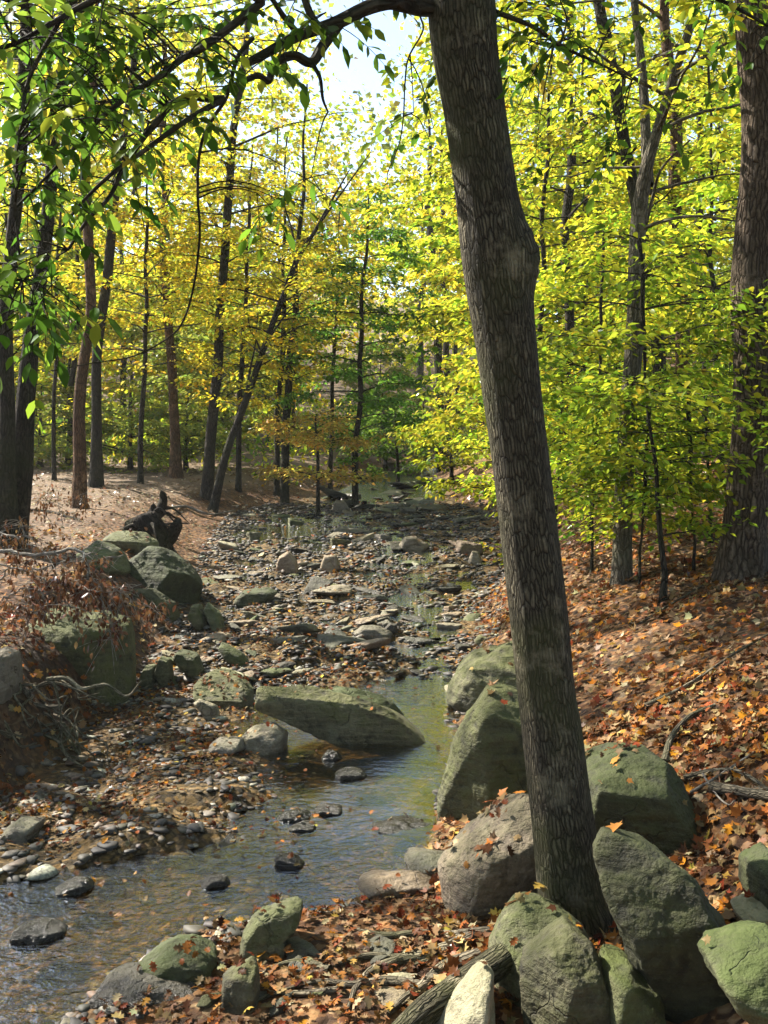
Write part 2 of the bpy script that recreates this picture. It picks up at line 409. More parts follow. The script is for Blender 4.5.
def mat_water():
    t = NT('water')
    g = t.n('NewGeometry').outputs['Position']
    mp = t.n('Mapping', {'Vector': g, 'Rotation': (0, 0, .5), 'Scale': (1.0, 1.7, 1.0)}).outputs[0]
    n1 = t.n('TexNoise', {'Vector': mp, 'Scale': 9.0, 'Detail': 3, 'Distortion': .8}).outputs['Fac']
    n2_ = t.n('TexNoise', {'Vector': mp, 'Scale': 34.0, 'Detail': 2, 'Distortion': .4}).outputs['Fac']
    yp = t.n('SeparateXYZ', {0: g}).outputs[1]
    calm = t.ramp(t.n('TexNoise', {'Vector': g, 'Scale': .9, 'Detail': 2}).outputs['Fac'], [(.4, .15), (.64, 1.0)])
    calm = t.math('MAXIMUM', calm, t.math('MAXIMUM', t.ramp(t.math('MULTIPLY', yp, .1), [(.51, 1.0), (.57, 0.0)]), t.ramp(t.math('MULTIPLY', yp, .05), [(.43, 0.0), (.5, 1.0)])))
    h = t.math('MULTIPLY', t.math('ADD', n1, t.math('MULTIPLY', n2_, .35)), calm)
    b = t.n('Bump', {'Height': h, 'Strength': .5, 'Distance': .025}).outputs[0]
    fr = t.n('Fresnel', {'IOR': 1.33, 'Normal': b}).outputs[0]
    tr = t.n('BsdfTransparent', {'Color': (.86, .74, .46, 1)}).outputs[0]
    gl = t.n('BsdfGlossy', {'Color': (.88, .94, 1, 1), 'Roughness': .03, 'Normal': b}).outputs[0]
    return t.done(t.n('MixShader', {0: t.math('MINIMUM', t.math('MULTIPLY_ADD', fr, 2.5, .01), 1.0), 1: tr, 2: gl}).outputs[0])

M_GROUND, M_WATER = mat_ground(), mat_water()
M_LEAF = mat_leaf('living_leaf', .58)
M_DEAD = mat_leaf('fallen_leaf', .22, .08, dull=True)
M_BARK_MAIN = mat_bark('grey_furrowed_bark', (.016, .0135, .009), (.19, .165, .11), (.085, .095, .03), .55, 1.25, 1.4)
M_BARK_DARK = mat_bark('dark_bark', (.012, .010, .008), (.065, .052, .038), (.05, .06, .02), .3, .7)
M_BARK_BROWN = mat_bark('brown_bark', (.04, .022, .012), (.19, .11, .06), (.07, .07, .03), .2, .7)
M_BARK_GREY = mat_bark('pale_grey_bark', (.045, .038, .026), (.21, .18, .13), (.10, .11, .05), .3, .7)
M_BARK_RED = mat_bark('ridged_brown_bark', (.03, .02, .013), (.20, .15, .105), (.08, .07, .035), .2, .6, 1.3)
M_ROOT = mat_bark('root_bark', (.05, .042, .03), (.27, .23, .16), (.08, .09, .03), .5, 1.2)
M_PALE_TWIG = mat_bark('bleached_twig', (.16, .14, .11), (.42, .38, .32), (.1, .1, .05), .1, 1.2)
M_ROCK = mat_rock('mossy_sandstone', (.042, .040, .020), (.145, .138, .070), (.056, .066, .012), .85)
M_ROCK_GREEN = mat_rock('green_algae_rock', (.024, .025, .010), (.080, .080, .032), (.046, .056, .009), .9, lich=.15)
M_ROCK_PALE = mat_rock('pale_stone', (.12, .105, .065), (.29, .255, .175), (.09, .095, .03), .4)
M_ROCK_BUFF = mat_rock('buff_stone', (.06, .05, .03), (.20, .17, .105), (.06, .065, .018), .55)
M_ROCK_WET = mat_rock('stream_stone', (.10, .09, .06), (.27, .245, .18), (.08, .085, .03), .55, wet=True)
M_ROCK_DARK = mat_rock('soaked_stone', (.022, .02, .014), (.075, .068, .045), (.05, .055, .02), .3, wet=True, lich=.12)
M_ROCK_TAN = mat_rock('tan_stone', (.15, .11, .065), (.30, .235, .145), (.12, .11, .04), .3, wet=True)

# ------------------------------------------------------------------ world, sun, camera
SUN_AZ, SUN_EL = R(-58), R(43)
to_sun = np.array([math.sin(SUN_AZ) * math.cos(SUN_EL), math.cos(SUN_AZ) * math.cos(SUN_EL), math.sin(SUN_EL)])
w = bpy.data.worlds.new('World'); scene.world = w; w.use_nodes = True
nt = w.node_tree
sky = nt.nodes.new('ShaderNodeTexSky'); sky.sky_type = 'NISHITA'; sky.sun_disc = False
sky.sun_elevation = SUN_EL; sky.sun_rotation = SUN_AZ; sky.air_density = 1.0; sky.dust_density = 1.0; sky.ozone_density = 1.0
nt.links.new(sky.outputs[0], nt.nodes['Background'].inputs[0]); nt.nodes['Background'].inputs[1].default_value = .09
sl = bpy.data.lights.new('sun', 'SUN'); sl.energy = 5.0; sl.angle = R(.53); sl.color = (1, .93, .82)
so = bpy.data.objects.new('sun', sl); COL.objects.link(so)
so.rotation_euler = Vector(-to_sun).to_track_quat('-Z', 'Y').to_euler()
cam = bpy.data.cameras.new('camera'); co = bpy.data.objects.new('camera', cam); COL.objects.link(co)
cam.sensor_fit = 'VERTICAL'; cam.sensor_height = 24; cam.lens = 24 * F / 1024; cam.clip_end = 600; cam.clip_start = .05
co.location = CAM; co.rotation_euler = (R(90) + PITCH, 0, 0); scene.camera = co
vs = scene.view_settings; vs.view_transform = 'Standard'; vs.look = 'None'; vs.exposure = 1.95; vs.gamma = 1; vs.use_curve_mapping = False
cy = scene.cycles
cy.max_bounces = 8; cy.diffuse_bounces = 5; cy.glossy_bounces = 2; cy.transmission_bounces = 4; cy.transparent_max_bounces = 8
cy.caustics_reflective = False; cy.caustics_refractive = False; cy.sample_clamp_indirect = 6.0
cy.use_adaptive_sampling = False
cy.use_denoising = True
try:
    cy.denoiser = 'OPENIMAGEDENOISE'; cy.denoising_input_passes = 'RGB_ALBEDO_NORMAL'; cy.denoising_prefilter = 'ACCURATE'
except Exception: pass

# ------------------------------------------------------------------ ground and water
def axis(fine0, fine1, step, lo, hi, g=1.12):
    a = list(np.arange(fine0, fine1, step)); s = step; v = a[-1]
    while v < hi: s *= g; v += s; a.append(v)
    s = step; v = a[0]; pre = []
    while v > lo: s *= g; v -= s; pre.append(v)
    return np.array(pre[::-1] + a)
gx, gy = axis(-4.5, 4.0, .05, -130, 130, 1.09), axis(2.0, 13, .05, -25, 190, 1.045)
X, Y = np.meshgrid(gx, gy)
Z = height(X.ravel(), Y.ravel())
xr, yr = X.ravel(), Y.ravel()
Lr, Rrr = np.interp(yr, Y_T, L_T), np.interp(yr, Y_T, R_T)
wl = water_level(yr)
inb = sstep(-.15, .25, np.minimum(xr - Lr, Rrr - xr) + .12 * n2(xr, yr, 1.7, 4))
tl = Lr - xr
bankd = np.where(xr < Lr, np.exp(-((tl - .5) / .45) ** 2), 0) * .9 * np.clip(14 - yr, 0, 4) / 4
bankd = np.maximum(bankd, np.where(xr > Rrr, .35 * sstep(.1, .5, n2(xr, yr, .9, 8)), 0))
tan = np.where(xr < Lr, sstep(.6, 2.2, tl) * sstep(9, 13, yr), 0) * (.75 + .5 * n2(xr, yr, .35, 6))
gravel = inb
NX, NY = len(gx), len(gy)
idx = np.arange(NX * NY).reshape(NY, NX)
quads = np.stack([idx[:-1, :-1], idx[:-1, 1:], idx[1:, 1:], idx[1:, :-1]], -1).reshape(-1, 4)
GV = np.stack([xr, yr, Z], 1)
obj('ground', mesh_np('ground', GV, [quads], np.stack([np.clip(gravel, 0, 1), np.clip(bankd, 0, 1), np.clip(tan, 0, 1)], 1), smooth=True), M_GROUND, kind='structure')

wy = np.concatenate([np.arange(-2, 14, .1), np.arange(14, 70, .4)])
ws = np.linspace(-.6, 1.6, 40)
wL, wR = np.interp(wy, Y_T, L_T) - .35, np.interp(wy, Y_T, R_T) + .35
WX = wL[:, None] + (wR - wL)[:, None] * np.linspace(0, 1, 40)[None]
WY = np.repeat(wy[:, None], 40, 1)
WZ = water_level(WY) + .004 * n2(WX.ravel(), WY.ravel(), 3.1, 2).reshape(WX.shape)
ii = np.arange(WX.size).reshape(WX.shape)
wq = np.stack([ii[:-1, :-1], ii[:-1, 1:], ii[1:, 1:], ii[1:, :-1]], -1).reshape(-1, 4)
obj('water', mesh_np('water', np.stack([WX.ravel(), WY.ravel(), WZ.ravel()], 1), [wq], smooth=True), M_WATER, kind='structure')

# ------------------------------------------------------------------ rocks
import bmesh
def ico(sub):
    bm = bmesh.new(); bmesh.ops.create_icosphere(bm, subdivisions=sub, radius=1)
    V = np.array([v.co[:] for v in bm.verts]); Fc = np.array([[v.index for v in f.verts] for f in bm.faces]); bm.free()
    return unit(V), Fc
ICO = {s: ico(s) for s in (2, 3, 4, 5, 6)}

def hull_rock(planes, ext, sub, p=16, rough=.05, seed=0, size=1.0, strata=0.0):
    """rounded convex body bounded by planes (normal, distance), weathered with noise"""
    V, Fc = ICO[sub]
    v = unit(V * np.asarray(ext)[None])
    N = unit(np.array([q[0] for q in planes])); D = np.array([q[1] for q in planes], float)
    s = np.maximum(v @ N.T / D[None], 1e-6)
    r = (s ** p).sum(1) ** (-1 / p)
    if sub >= 5:
        rc = np.random.default_rng(seed + 5)
        P0 = v * r[:, None]; e_ = np.asarray(ext)
        n_ = unit(rc.normal(size=(34, 3)) / e_[None])
        dc = (P0 @ n_.T).max(0) * rc.uniform(.86, .985, 34)
        s2 = np.maximum(v @ n_.T / dc[None], 1e-6)
        r = ((s2 ** 60).sum(1) + r ** -60.0) ** (-1 / 60)
    P = v * r[:, None]
    o = seed * 13.37
    q = P / size
    nrm = unit(P / (np.asarray(ext)[None] ** 2))
    dsp = rough * size * (.55 * pnoise(q * 1.6 + o) + .5 * pnoise(q * 3.7 + o) + .32 * pnoise(q * 8.3 + o) + .22 * pnoise(q * 17 + o) + .16 * pnoise(q * 34 + o) + (.10 * pnoise(q * 70 + o) if sub > 5 else 0))
    # chipped ledges
    dsp = dsp - rough * size * .6 * np.abs(pnoise(q * 2.3 + o + 7)) 
    if strata:
        k = q @ unit([.15, .25, 1.0]) * 7 + pnoise(q * 1.5 + o)
        dsp = dsp + strata * size * (np.abs((k % 1) - .5) - .25)
    return P + nrm * dsp[:, None], Fc

ROCK_GEO = []
def surface_hit(px, py):
    r = ray(px, py); r = r / r[1]
    ds = np.linspace(2.2, 60, 4000); Q = CAM[None] + r[None] * ds[:, None]
    return ds[int(np.argmax(Q[:, 2] <= np.maximum(height(Q[:, 0], Q[:, 1]), water_level(Q[:, 1]) - .01 - 9 * (Q[:, 0] > np.interp(Q[:, 1], Y_T, R_T) + .3) - 9 * (Q[:, 0] < np.interp(Q[:, 1], Y_T, L_T) - .3))))]
def hero_rock(poly, d, label, mat, depth=None, facets=(), sub=6, rough=.05, p=60, group=None, tilt=.15, cat='boulder', name='boulder', yoff=None, strata=0.0, fix=False, dd=0.0):
    low = max(poly, key=lambda q: q[1])
    if mat is M_ROCK_DARK:
        poly = [(px, low[1] - (low[1] - py) * .62) for px, py in poly]
    if not fix:
        lx = np.mean([q[0] for q in poly if q[1] > low[1] - 8]); gd = surface_hit(lx, low[1])
        if mat is M_ROCK_DARK: depth = .75 * np.ptp([q[0] for q in poly]) * gd / F
        wz = np.ptp([q[0] for q in poly]) * gd / F; hz_ = np.ptp([q[1] for q in poly]) * gd / F
        d = gd + .3 * (depth if depth else .75 * min(wz, hz_ * 1.6)) + dd
    P = np.array([at(px, py, d) for px, py in poly])
    q = P[:, [0, 2]]
    c2 = np.array([(q[:, 0].min() + q[:, 0].max()) / 2, (q[:, 1].min() + q[:, 1].max()) / 2]) * .5 + q.mean(0) * .5
    w_, h_ = np.ptp(q[:, 0]), np.ptp(q[:, 1])
    size = (w_ + h_) / 2
    T = depth if depth else .75 * min(w_, h_ * 1.6)
    planes = []
    area = 0
    for i in range(len(q)):
        a, b = q[i], q[(i + 1) % len(q)]
        area += a[0] * b[1] - b[0] * a[1]
    sgn = 1 if area > 0 else -1
    rr = random.Random(int(abs(poly[0][0] * 7 + poly[0][1] * 13)))
    for i in range(len(q)):
        a, b = q[i], q[(i + 1) % len(q)]
        e = b - a; n = np.array([e[1], -e[0]]) * sgn; L_ = np.linalg.norm(n)
        if L_ < 1e-4: continue
        n = n / L_; dd = max((a - c2) @ n, .02 * size)
        for s_ in (-1, 1):
            ph = (tilt + rr.uniform(-.1, .1)) * s_
            # upward faces look more towards the sky than the viewer
            planes.append((np.array([n[0] * math.cos(ph), math.sin(ph), n[1] * math.cos(ph)]), dd * math.cos(ph) * 1.0))
    for fa in facets:
        n = np.array(fa[:3], float)
        if len(fa) == 4: planes.append((n, fa[3] * T))
        else:
            g3 = at(fa[3], fa[4], d) - np.array([c2[0], d, c2[1]])
            planes.append((n, max(float(unit(n) @ g3), .1 * size)))
    if not any(len(f) == 4 and f[1] < -.5 for f in facets):
        planes.append((np.array([rr.uniform(-.25, .25), -1, .25 + rr.uniform(-.1, .2)]), T * .5))
    planes.append((np.array([rr.uniform(-.3, .3), 1, .2]), T * .6))
    for _ in range(3 if len(facets) < 2 else 0):
        planes.append((np.array([rr.uniform(-1, 1), rr.uniform(-1.2, -.3), rr.uniform(-.2, 1.0)]), np.linalg.norm([w_, T, h_]) * rr.uniform(.33, .42)))
    V, Fc = hull_rock(planes, (max(w_, .05), T, max(h_, .05)), sub, p, rough, rr.randint(0, 999), size, strata)
    for ax, k in ((0, 0), (2, 1)):
        lo_, hi_ = V[:, ax].min(), V[:, ax].max()
        t0, t1 = q[:, k].min() - c2[k], q[:, k].max() - c2[k]
        V[:, ax] = t0 + (V[:, ax] - lo_) * (t1 - t0) / (hi_ - lo_)
    V[:, 2] = np.where(V[:, 2] < 0, V[:, 2] * 1.55, V[:, 2])
    base = np.array([c2[0], d + (yoff or 0), c2[1]])
    lo = V[:, 2].min()
    o = obj(name, mesh_np(name, V - np.array([0, 0, lo]), [Fc], smooth=True), mat, loc=base + [0, 0, lo], label=label, cat=cat, group=group)
    ROCK_GEO.append((V + base, Fc))
    return o

hr = hero_rock
# beside the big trunk
hr([(486, 1040), (487, 968), (493, 936), (508, 919), (530, 914), (556, 915), (578, 927), (592, 948), (590, 1040)], 3.62, 'grey mossy boulder behind the cracked one at the foot of the leaning trunk', M_ROCK, .5, [(-.1, -1, .1, .42), (-.15, -.5, .85, 535, 922), (-.8, -.55, .2, 492, 950)], 6, .04, dd=.22)
hr([(521, 1040), (520, 976), (540, 954), (566, 934), (590, 950), (604, 980), (618, 1010), (624, 1040)], 3.42, 'pale grey boulder with a dark crack along its side, below the leaning trunk', M_ROCK, .4, [(.1, -1, .05, .40), (.1, -.55, .82, 566, 942), (-.75, -.6, .2, 524, 985)], 6, .045)
hr([(408, 1045), (428, 1018), (462, 990), (480, 972), (493, 966), (496, 1045)], 3.45, 'smooth pale boulder next to the big exposed root', M_ROCK_PALE, .3, [(-.5, -1, .8, .4)], 5, .04)
hr([(596, 1040), (604, 962), (628, 962), (652, 985), (668, 1040)], 3.55, 'low mossy rock with leaves piled over it, below the dark sloping slab', M_ROCK_GREEN, .4, (), 5, .05)
hr([(438, 876), (446, 860), (478, 838), (500, 818), (522, 803), (548, 800), (556, 880), (532, 907), (505, 914), (478, 909), (446, 898)], 4.75, 'sunlit buff boulder leaning against the leaning trunk at the water', M_ROCK_BUFF, .6, [(-.7, -.7, .25, .34), (.3, -1, -.3, .34), (-.2, -.45, .85, 500, 818)], 6, .045)
hr([(584, 795), (600, 775), (628, 763), (655, 757), (668, 765), (685, 790), (704, 823), (702, 845), (680, 851), (640, 846), (600, 842), (586, 830)], 5.0, 'green algae covered boulder with a peaked top, behind the leaning trunk', M_ROCK_GREEN, .8, [(-.4, -.95, -.12, .27), (.72, -.42, .6, 672, 770), (-.1, -.4, .9, 628, 764)], 6, .035)
hr([(598, 848), (606, 842), (624, 844), (649, 850), (676, 863), (698, 882), (721, 912), (744, 942), (738, 975), (724, 1012), (690, 1000), (650, 965), (622, 920), (604, 880)], 4.0, 'long dark green slab sloping down beside the foot of the leaning trunk', M_ROCK_GREEN, .5, [(-.28, -.8, .55, .24), (-.1, -.95, -.35, .3), (.45, -.3, .85, 690, 874)], 6, .04, strata=.02)
hr([(707, 963), (722, 953), (745, 945), (780, 936), (815, 960), (815, 1030), (760, 1012), (724, 988)], 3.35, 'dark rounded rock overlapping the lower end of the green slab', M_ROCK_GREEN, .4, [(0, -.8, .8, .4)], 5, .05)
hr([(746, 862), (768, 850), (790, 868), (790, 906), (760, 907), (748, 892)], 4.15, 'small green rock sitting in orange leaves beside the dark slab', M_ROCK_GREEN, .25, (), 4, .06, name='rock', cat='rock')
hr([(736, 912), (750, 902), (775, 904), (780, 925), (745, 926)], 3.95, 'low pale stone half covered by brown leaves', M_ROCK_PALE, .2, (), 4, .06, name='rock', cat='rock')
hr([(437, 797), (449, 772), (468, 738), (478, 706), (490, 693), (515, 689), (540, 700), (552, 765), (545, 812), (500, 819), (460, 818)], 6.3, 'tall dark boulder with a narrow peak rising from the pool', M_ROCK_GREEN, .75, [(-.6, -.85, -.1, .28), (.3, -.5, .85, 512, 692), (.25, -1, .1, .34)], 6, .04)
hr([(446, 690), (460, 665), (480, 651), (512, 644), (560, 649), (600, 655), (608, 668), (597, 681), (545, 700), (482, 710)], 7.9, 'broad rounded mossy boulder lying on the bank above the dark peaked one', M_ROCK, 1.1, [(-.3, -.9, .4, .36), (0, -.3, .95, 520, 648)], 6, .045)
# stones in and beside the near pool
hr([(371, 818), (400, 812), (438, 819), (441, 828), (405, 832), (376, 826)], 6.0, 'thin flat dark slab at the edge of the pool beside the peaked boulder', M_ROCK_DARK, .28, (), 4, .05, name='rock', cat='rock')
hr([(356, 884), (375, 875), (415, 876), (434, 884), (430, 894), (385, 895)], 5.0, 'long low pale slab reaching into the pool below the flat dark one', M_ROCK_TAN, .22, (), 4, .05, name='rock', cat='rock')
hr([(404, 860), (425, 853), (455, 856), (460, 868), (430, 872), (408, 868)], 5.3, 'flat olive slab between the pool and the sunlit buff boulder', M_ROCK_WET, .25, (), 4, .05, name='rock', cat='rock')
hr([(239, 948), (243, 930), (256, 914), (278, 908), (302, 907), (300, 924), (282, 940), (266, 954), (245, 958)], 4.5, 'angular olive stone with a square top on the near shore of the pool', M_ROCK, .25, [(.2, -1, .2, .42)], 5, .05, name='rock', cat='rock')
hr([(269, 930), (275, 922), (286, 924), (288, 936), (278, 941)], 4.4, 'small round grey stone resting against the angular olive one', M_ROCK, .1, (), 3, .05, name='rock', cat='rock')
hr([(264, 948), (270, 938), (284, 940), (285, 952), (272, 957)], 4.3, 'lowest small rounded grey stone under the angular olive one', M_ROCK, .1, (), 3, .05, name='rock', cat='rock')
hr([(95, 982), (108, 969), (139, 964), (176, 971), (206, 982), (213, 994), (190, 1001), (145, 1002), (103, 996)], 4.15, 'long low dark stone with a bright green mossy edge in the stream', M_ROCK_DARK, .28, [(0, -1, .3, .4)], 5, .05, name='rock', cat='rock')
hr([(138, 964), (165, 948), (190, 944), (211, 954), (217, 966), (203, 980), (165, 978)], 4.4, 'yellow green mossy stone just behind the long low dark one', M_ROCK_GREEN, .26, (), 5, .05, name='rock', cat='rock')
hr([(221, 1002), (222, 976), (243, 965), (259, 967), (260, 998), (238, 1010)], 4.05, 'squarish grey stone among wet leaves at the stream edge', M_ROCK, .2, [(-.3, -1, .2, .42)], 5, .05, name='rock', cat='rock')
hr([(14, 921), (26, 911), (46, 911), (66, 923), (62, 936), (38, 943), (20, 937)], 4.75, 'lone dark wet stone standing in the rippled open water', M_ROCK_DARK, .22, (), 5, .05, name='rock', cat='rock')
hr([(56, 883), (70, 873), (86, 871), (94, 883), (82, 893), (64, 895)], 5.15, 'dark stone split in two at the edge of the gravel bar', M_ROCK_DARK, .18, (), 4, .07, name='rock', cat='rock')
hr([(3, 830), (18, 820), (38, 823), (38, 836), (20, 842), (3, 840)], 5.9, 'flat grey stone under the root tangle beside the gravel bar', M_ROCK_WET, .25, (), 4, .05, name='rock', cat='rock')
hr([(200, 878), (210, 868), (226, 870), (231, 880), (222, 888), (206, 888)], 5.15, 'dark pointed stone in the shallows between gravel and pool', M_ROCK_DARK, .14, (), 4, .06, name='rock', cat='rock')
hr([(277, 815), (284, 806), (300, 804), (311, 811), (306, 820), (288, 823)], 6.1, 'flat topped brown stone in the middle of the pool', M_ROCK_DARK, .2, (), 4, .05, name='rock', cat='rock')
hr([(288, 825), (300, 818), (315, 821), (317, 829), (300, 832)], 5.9, 'low wet stone touching the flat topped one in the pool', M_ROCK_DARK, .14, (), 4, .05, name='rock', cat='rock')
hr([(314, 806), (324, 799), (340, 803), (344, 812), (328, 816)], 6.2, 'dark olive stone in the pool beside the flat topped one', M_ROCK_DARK, .15, (), 4, .05, name='rock', cat='rock')
hr([(335, 770), (345, 762), (360, 764), (367, 773), (352, 780), (338, 777)], 6.8, 'black wet slab in the pool below the long ledge', M_ROCK_DARK, .2, (), 4, .05, name='rock', cat='rock')
hr([(321, 757), (327, 744), (334, 745), (343, 756), (334, 761), (324, 761)], 7.2, 'small pointed dark stone in the pool below the long ledge', M_ROCK_DARK, .12, (), 4, .05, name='rock', cat='rock')
hr([(274, 857), (279, 847), (294, 849), (305, 860), (300, 868), (282, 868)], 5.45, 'small dark stone alone in the rippled middle of the pool', M_ROCK_DARK, .13, (), 4, .05, name='rock', cat='rock')
hr([(238, 740), (256, 727), (276, 723), (287, 733), (285, 746), (268, 753), (246, 748)], 7.4, 'pale rounded boulder in front of the long mossy ledge', M_ROCK_PALE, .35, (), 5, .05)
hr([(209, 746), (220, 739), (240, 740), (245, 748), (230, 754), (213, 752)], 7.3, 'flat grey stone beside the pale rounded boulder', M_ROCK_WET, .25, (), 4, .05, name='rock', cat='rock')
hr([(194, 703), (200, 699), (215, 705), (220, 712), (214, 719), (204, 714)], 7.9, 'small sunlit white stone tilted in front of the ledge', M_ROCK_PALE, .12, (), 4, .05, name='rock', cat='rock')
hr([(192, 690), (204, 677), (240, 680), (254, 690), (254, 705), (230, 708), (198, 704)], 8.5, 'broad mossy block at the end of the long ledge', M_ROCK, .8, [(0, -1, -.1, .36), (0, -.3, .95, 225, 681)], 6, .035, tilt=.1, strata=.015)
hr([(256, 692), (270, 686), (330, 696), (370, 708), (412, 727), (438, 741), (430, 746), (385, 742), (320, 731), (272, 718), (256, 712)], 8.35, 'long narrow mossy ledge slanting down into the pool', M_ROCK, .3, [(0, -1, -.15, .34), (.1, -.3, .95, 340, 699)], 6, .03, tilt=.1, strata=.015)
hr([(318, 694), (345, 687), (380, 696), (405, 712), (395, 722), (350, 708)], 8.9, 'flat leaf strewn slab lying behind the long ledge', M_ROCK, .5, (), 5, .04, tilt=.2)
# left bank
hr([(28, 619), (42, 612), (70, 616), (110, 619), (129, 629), (132, 672), (121, 704), (90, 708), (50, 696), (29, 672)], 8.0, 'huge dark square boulder under the dead branch with brown leaves', M_ROCK_GREEN, .9, [(-.1, -1, .0, .36), (0, -.25, .97, 75, 618), (.8, -.55, .1, 128, 650)], 6, .035, tilt=.1)
hr([(122, 580), (135, 557), (150, 545), (164, 546), (187, 563), (203, 580), (198, 592), (178, 602), (140, 594)], 10.4, 'smooth domed green boulder with a brown broken end on the bank', M_ROCK_GREEN, 1.0, [(-.2, -.75, .62, .36), (.8, -.6, -.2, .42)], 6, .035)
hr([(80, 552), (99, 540), (119, 550), (130, 566), (110, 572), (90, 566)], 11.0, 'flat grey green slab between the dead branch and domed boulder', M_ROCK, .7, (), 5, .05)
hr([(100, 540), (117, 531), (142, 532), (159, 543), (150, 551), (115, 550)], 11.6, 'low long mossy boulder behind the domed green one', M_ROCK, .7, (), 5, .05)
hr([(-14, 658), (4, 648), (17, 655), (18, 686), (2, 694), (-14, 692)], 7.9, 'pale block of stone beside the huge square boulder', M_ROCK_PALE, .4, (), 5, .05)
hr([(122, 598), (132, 588), (152, 588), (173, 603), (181, 616), (165, 620), (138, 610)], 9.8, 'sloping mossy slab below the domed green boulder', M_ROCK_GREEN, .5, (), 5, .05)
hr([(156, 674), (160, 657), (170, 660), (173, 677), (166, 686)], 8.6, 'tilted square mossy stone in the shaded gap of the bank', M_ROCK, .2, (), 4, .06, name='rock', cat='rock')
hr([(139, 680), (145, 666), (156, 665), (157, 684), (146, 688)], 8.5, 'small mossy stone beside the huge square boulder', M_ROCK, .2, (), 4, .06, name='rock', cat='rock')
hr([(174, 656), (180, 650), (198, 655), (204, 668), (200, 676), (182, 668)], 8.9, 'mossy stone with a pale top above the dark gap in the bank', M_ROCK, .3, (), 4, .06, name='rock', cat='rock')
hr([(218, 648), (223, 643), (240, 652), (252, 661), (245, 665), (228, 658)], 9.7, 'narrow green slab tilted on orange leaves above the ledge', M_ROCK_GREEN, .25, (), 4, .05, name='rock', cat='rock')
hr([(188, 618), (192, 605), (200, 604), (207, 622), (201, 628)], 10.8, 'upright mossy stone below the domed boulder', M_ROCK, .25, (), 4, .05, name='rock', cat='rock')
hr([(203, 612), (208, 602), (220, 612), (226, 628), (214, 630)], 10.8, 'leaning mossy flagstone next to the upright mossy one', M_ROCK, .25, (), 4, .05, name='rock', cat='rock')
# mid stream
hr([(276, 568), (279, 557), (288, 551), (296, 560), (299, 571), (284, 573)], 14.2, 'upright brown stone standing in the middle of the riffle', M_ROCK_TAN, .25, (), 4, .05, name='rock', cat='rock')
hr([(320, 566), (324, 555), (336, 554), (341, 566), (332, 571)], 14.8, 'squat tan block in the riffle near the upright brown stone', M_ROCK_TAN, .25, (), 4, .05, name='rock', cat='rock')
hr([(398, 546), (405, 537), (416, 536), (430, 545), (426, 550), (408, 550)], 17.5, 'bright pale boulder in the sun on the far gravel', M_ROCK_PALE, .4, (), 4, .05, name='rock', cat='rock')
hr([(455, 552), (457, 540), (482, 544), (483, 553), (466, 556)], 16.8, 'square yellowish block on the far gravel under the yellow sapling', M_ROCK_TAN, .35, (), 4, .04, name='rock', cat='rock', tilt=.15)
hr([(467, 562), (472, 551), (479, 552), (482, 562), (474, 564)], 15.6, 'small upright pale stone in front of the square block', M_ROCK_PALE, .2, (), 4, .05, name='rock', cat='rock')
hr([(233, 600), (245, 590), (265, 587), (278, 592), (270, 600), (248, 606)], 12.5, 'large flat grey green slab near the leaf covered bar', M_ROCK, .5, (), 4, .05, name='rock', cat='rock')
hr([(351, 633), (362, 625), (380, 626), (393, 634), (380, 640), (360, 639)], 10.6, 'broad flat stone in the riffle beside running water', M_ROCK_WET, .35, (), 4, .05, name='rock', cat='rock')
hr([(455, 646), (458, 639), (470, 640), (473, 648), (465, 651)], 10.3, 'dark square block at the water edge above the mossy boulder', M_ROCK_DARK, .2, (), 4, .05, name='rock', cat='rock')
hr([(384, 627), (390, 617), (397, 620), (398, 631), (388, 632)], 11, 'small upright dark stone in the quick water', M_ROCK_DARK, .15, (), 4, .05, name='rock', cat='rock')
hr([(331, 510), (336, 500), (345, 501), (350, 509), (340, 512)], 27, 'pale boulder at the head of the far pool', M_ROCK_PALE, .6, (), 4, .05, name='rock', cat='rock')

# stones strewn along the stream: prototypes, then copies
PROTO = []
for k in range(12):
    rr = np.random.default_rng(100 + k)
    fl = rr.uniform(.28, .6)
    pl = []
    for j in range(9):
        n = unit(rr.normal(size=3)); pl.append((n, 1.0 * rr.uniform(.6, 1.05)))
    pl += [(np.array([.12 * rr.normal(), .12 * rr.normal(), 1]), .7), (np.array([0, 0, -1.0]), .8)]
    V, Fc = hull_rock(pl, (1, 1, 1), 4, 30, .12, k, 1.0)
    V = V * np.array([1.25, .85, fl])
    PROTO.append((V, Fc))
KIND = {'stream_stone': M_ROCK_WET, 'soaked_stone': M_ROCK_DARK, 'tan_stone': M_ROCK_TAN, 'pale_stone': M_ROCK_PALE, 'mossy_stone': M_ROCK}
PM = {(k, m): None for k in range(12) for m in KIND}
def proto_mesh(k, m):
    if PM[(k, m)] is None:
        V, Fc = PROTO[k]; me = mesh_np(m, V, [Fc], smooth=True); me.materials.append(KIND[m]); PM[(k, m)] = me
    return PM[(k, m)]
LOOK = {'stream_stone': 'grey', 'soaked_stone': 'dark wet', 'tan_stone': 'tan', 'pale_stone': 'pale grey', 'mossy_stone': 'mossy grey'}
ZSC = .8
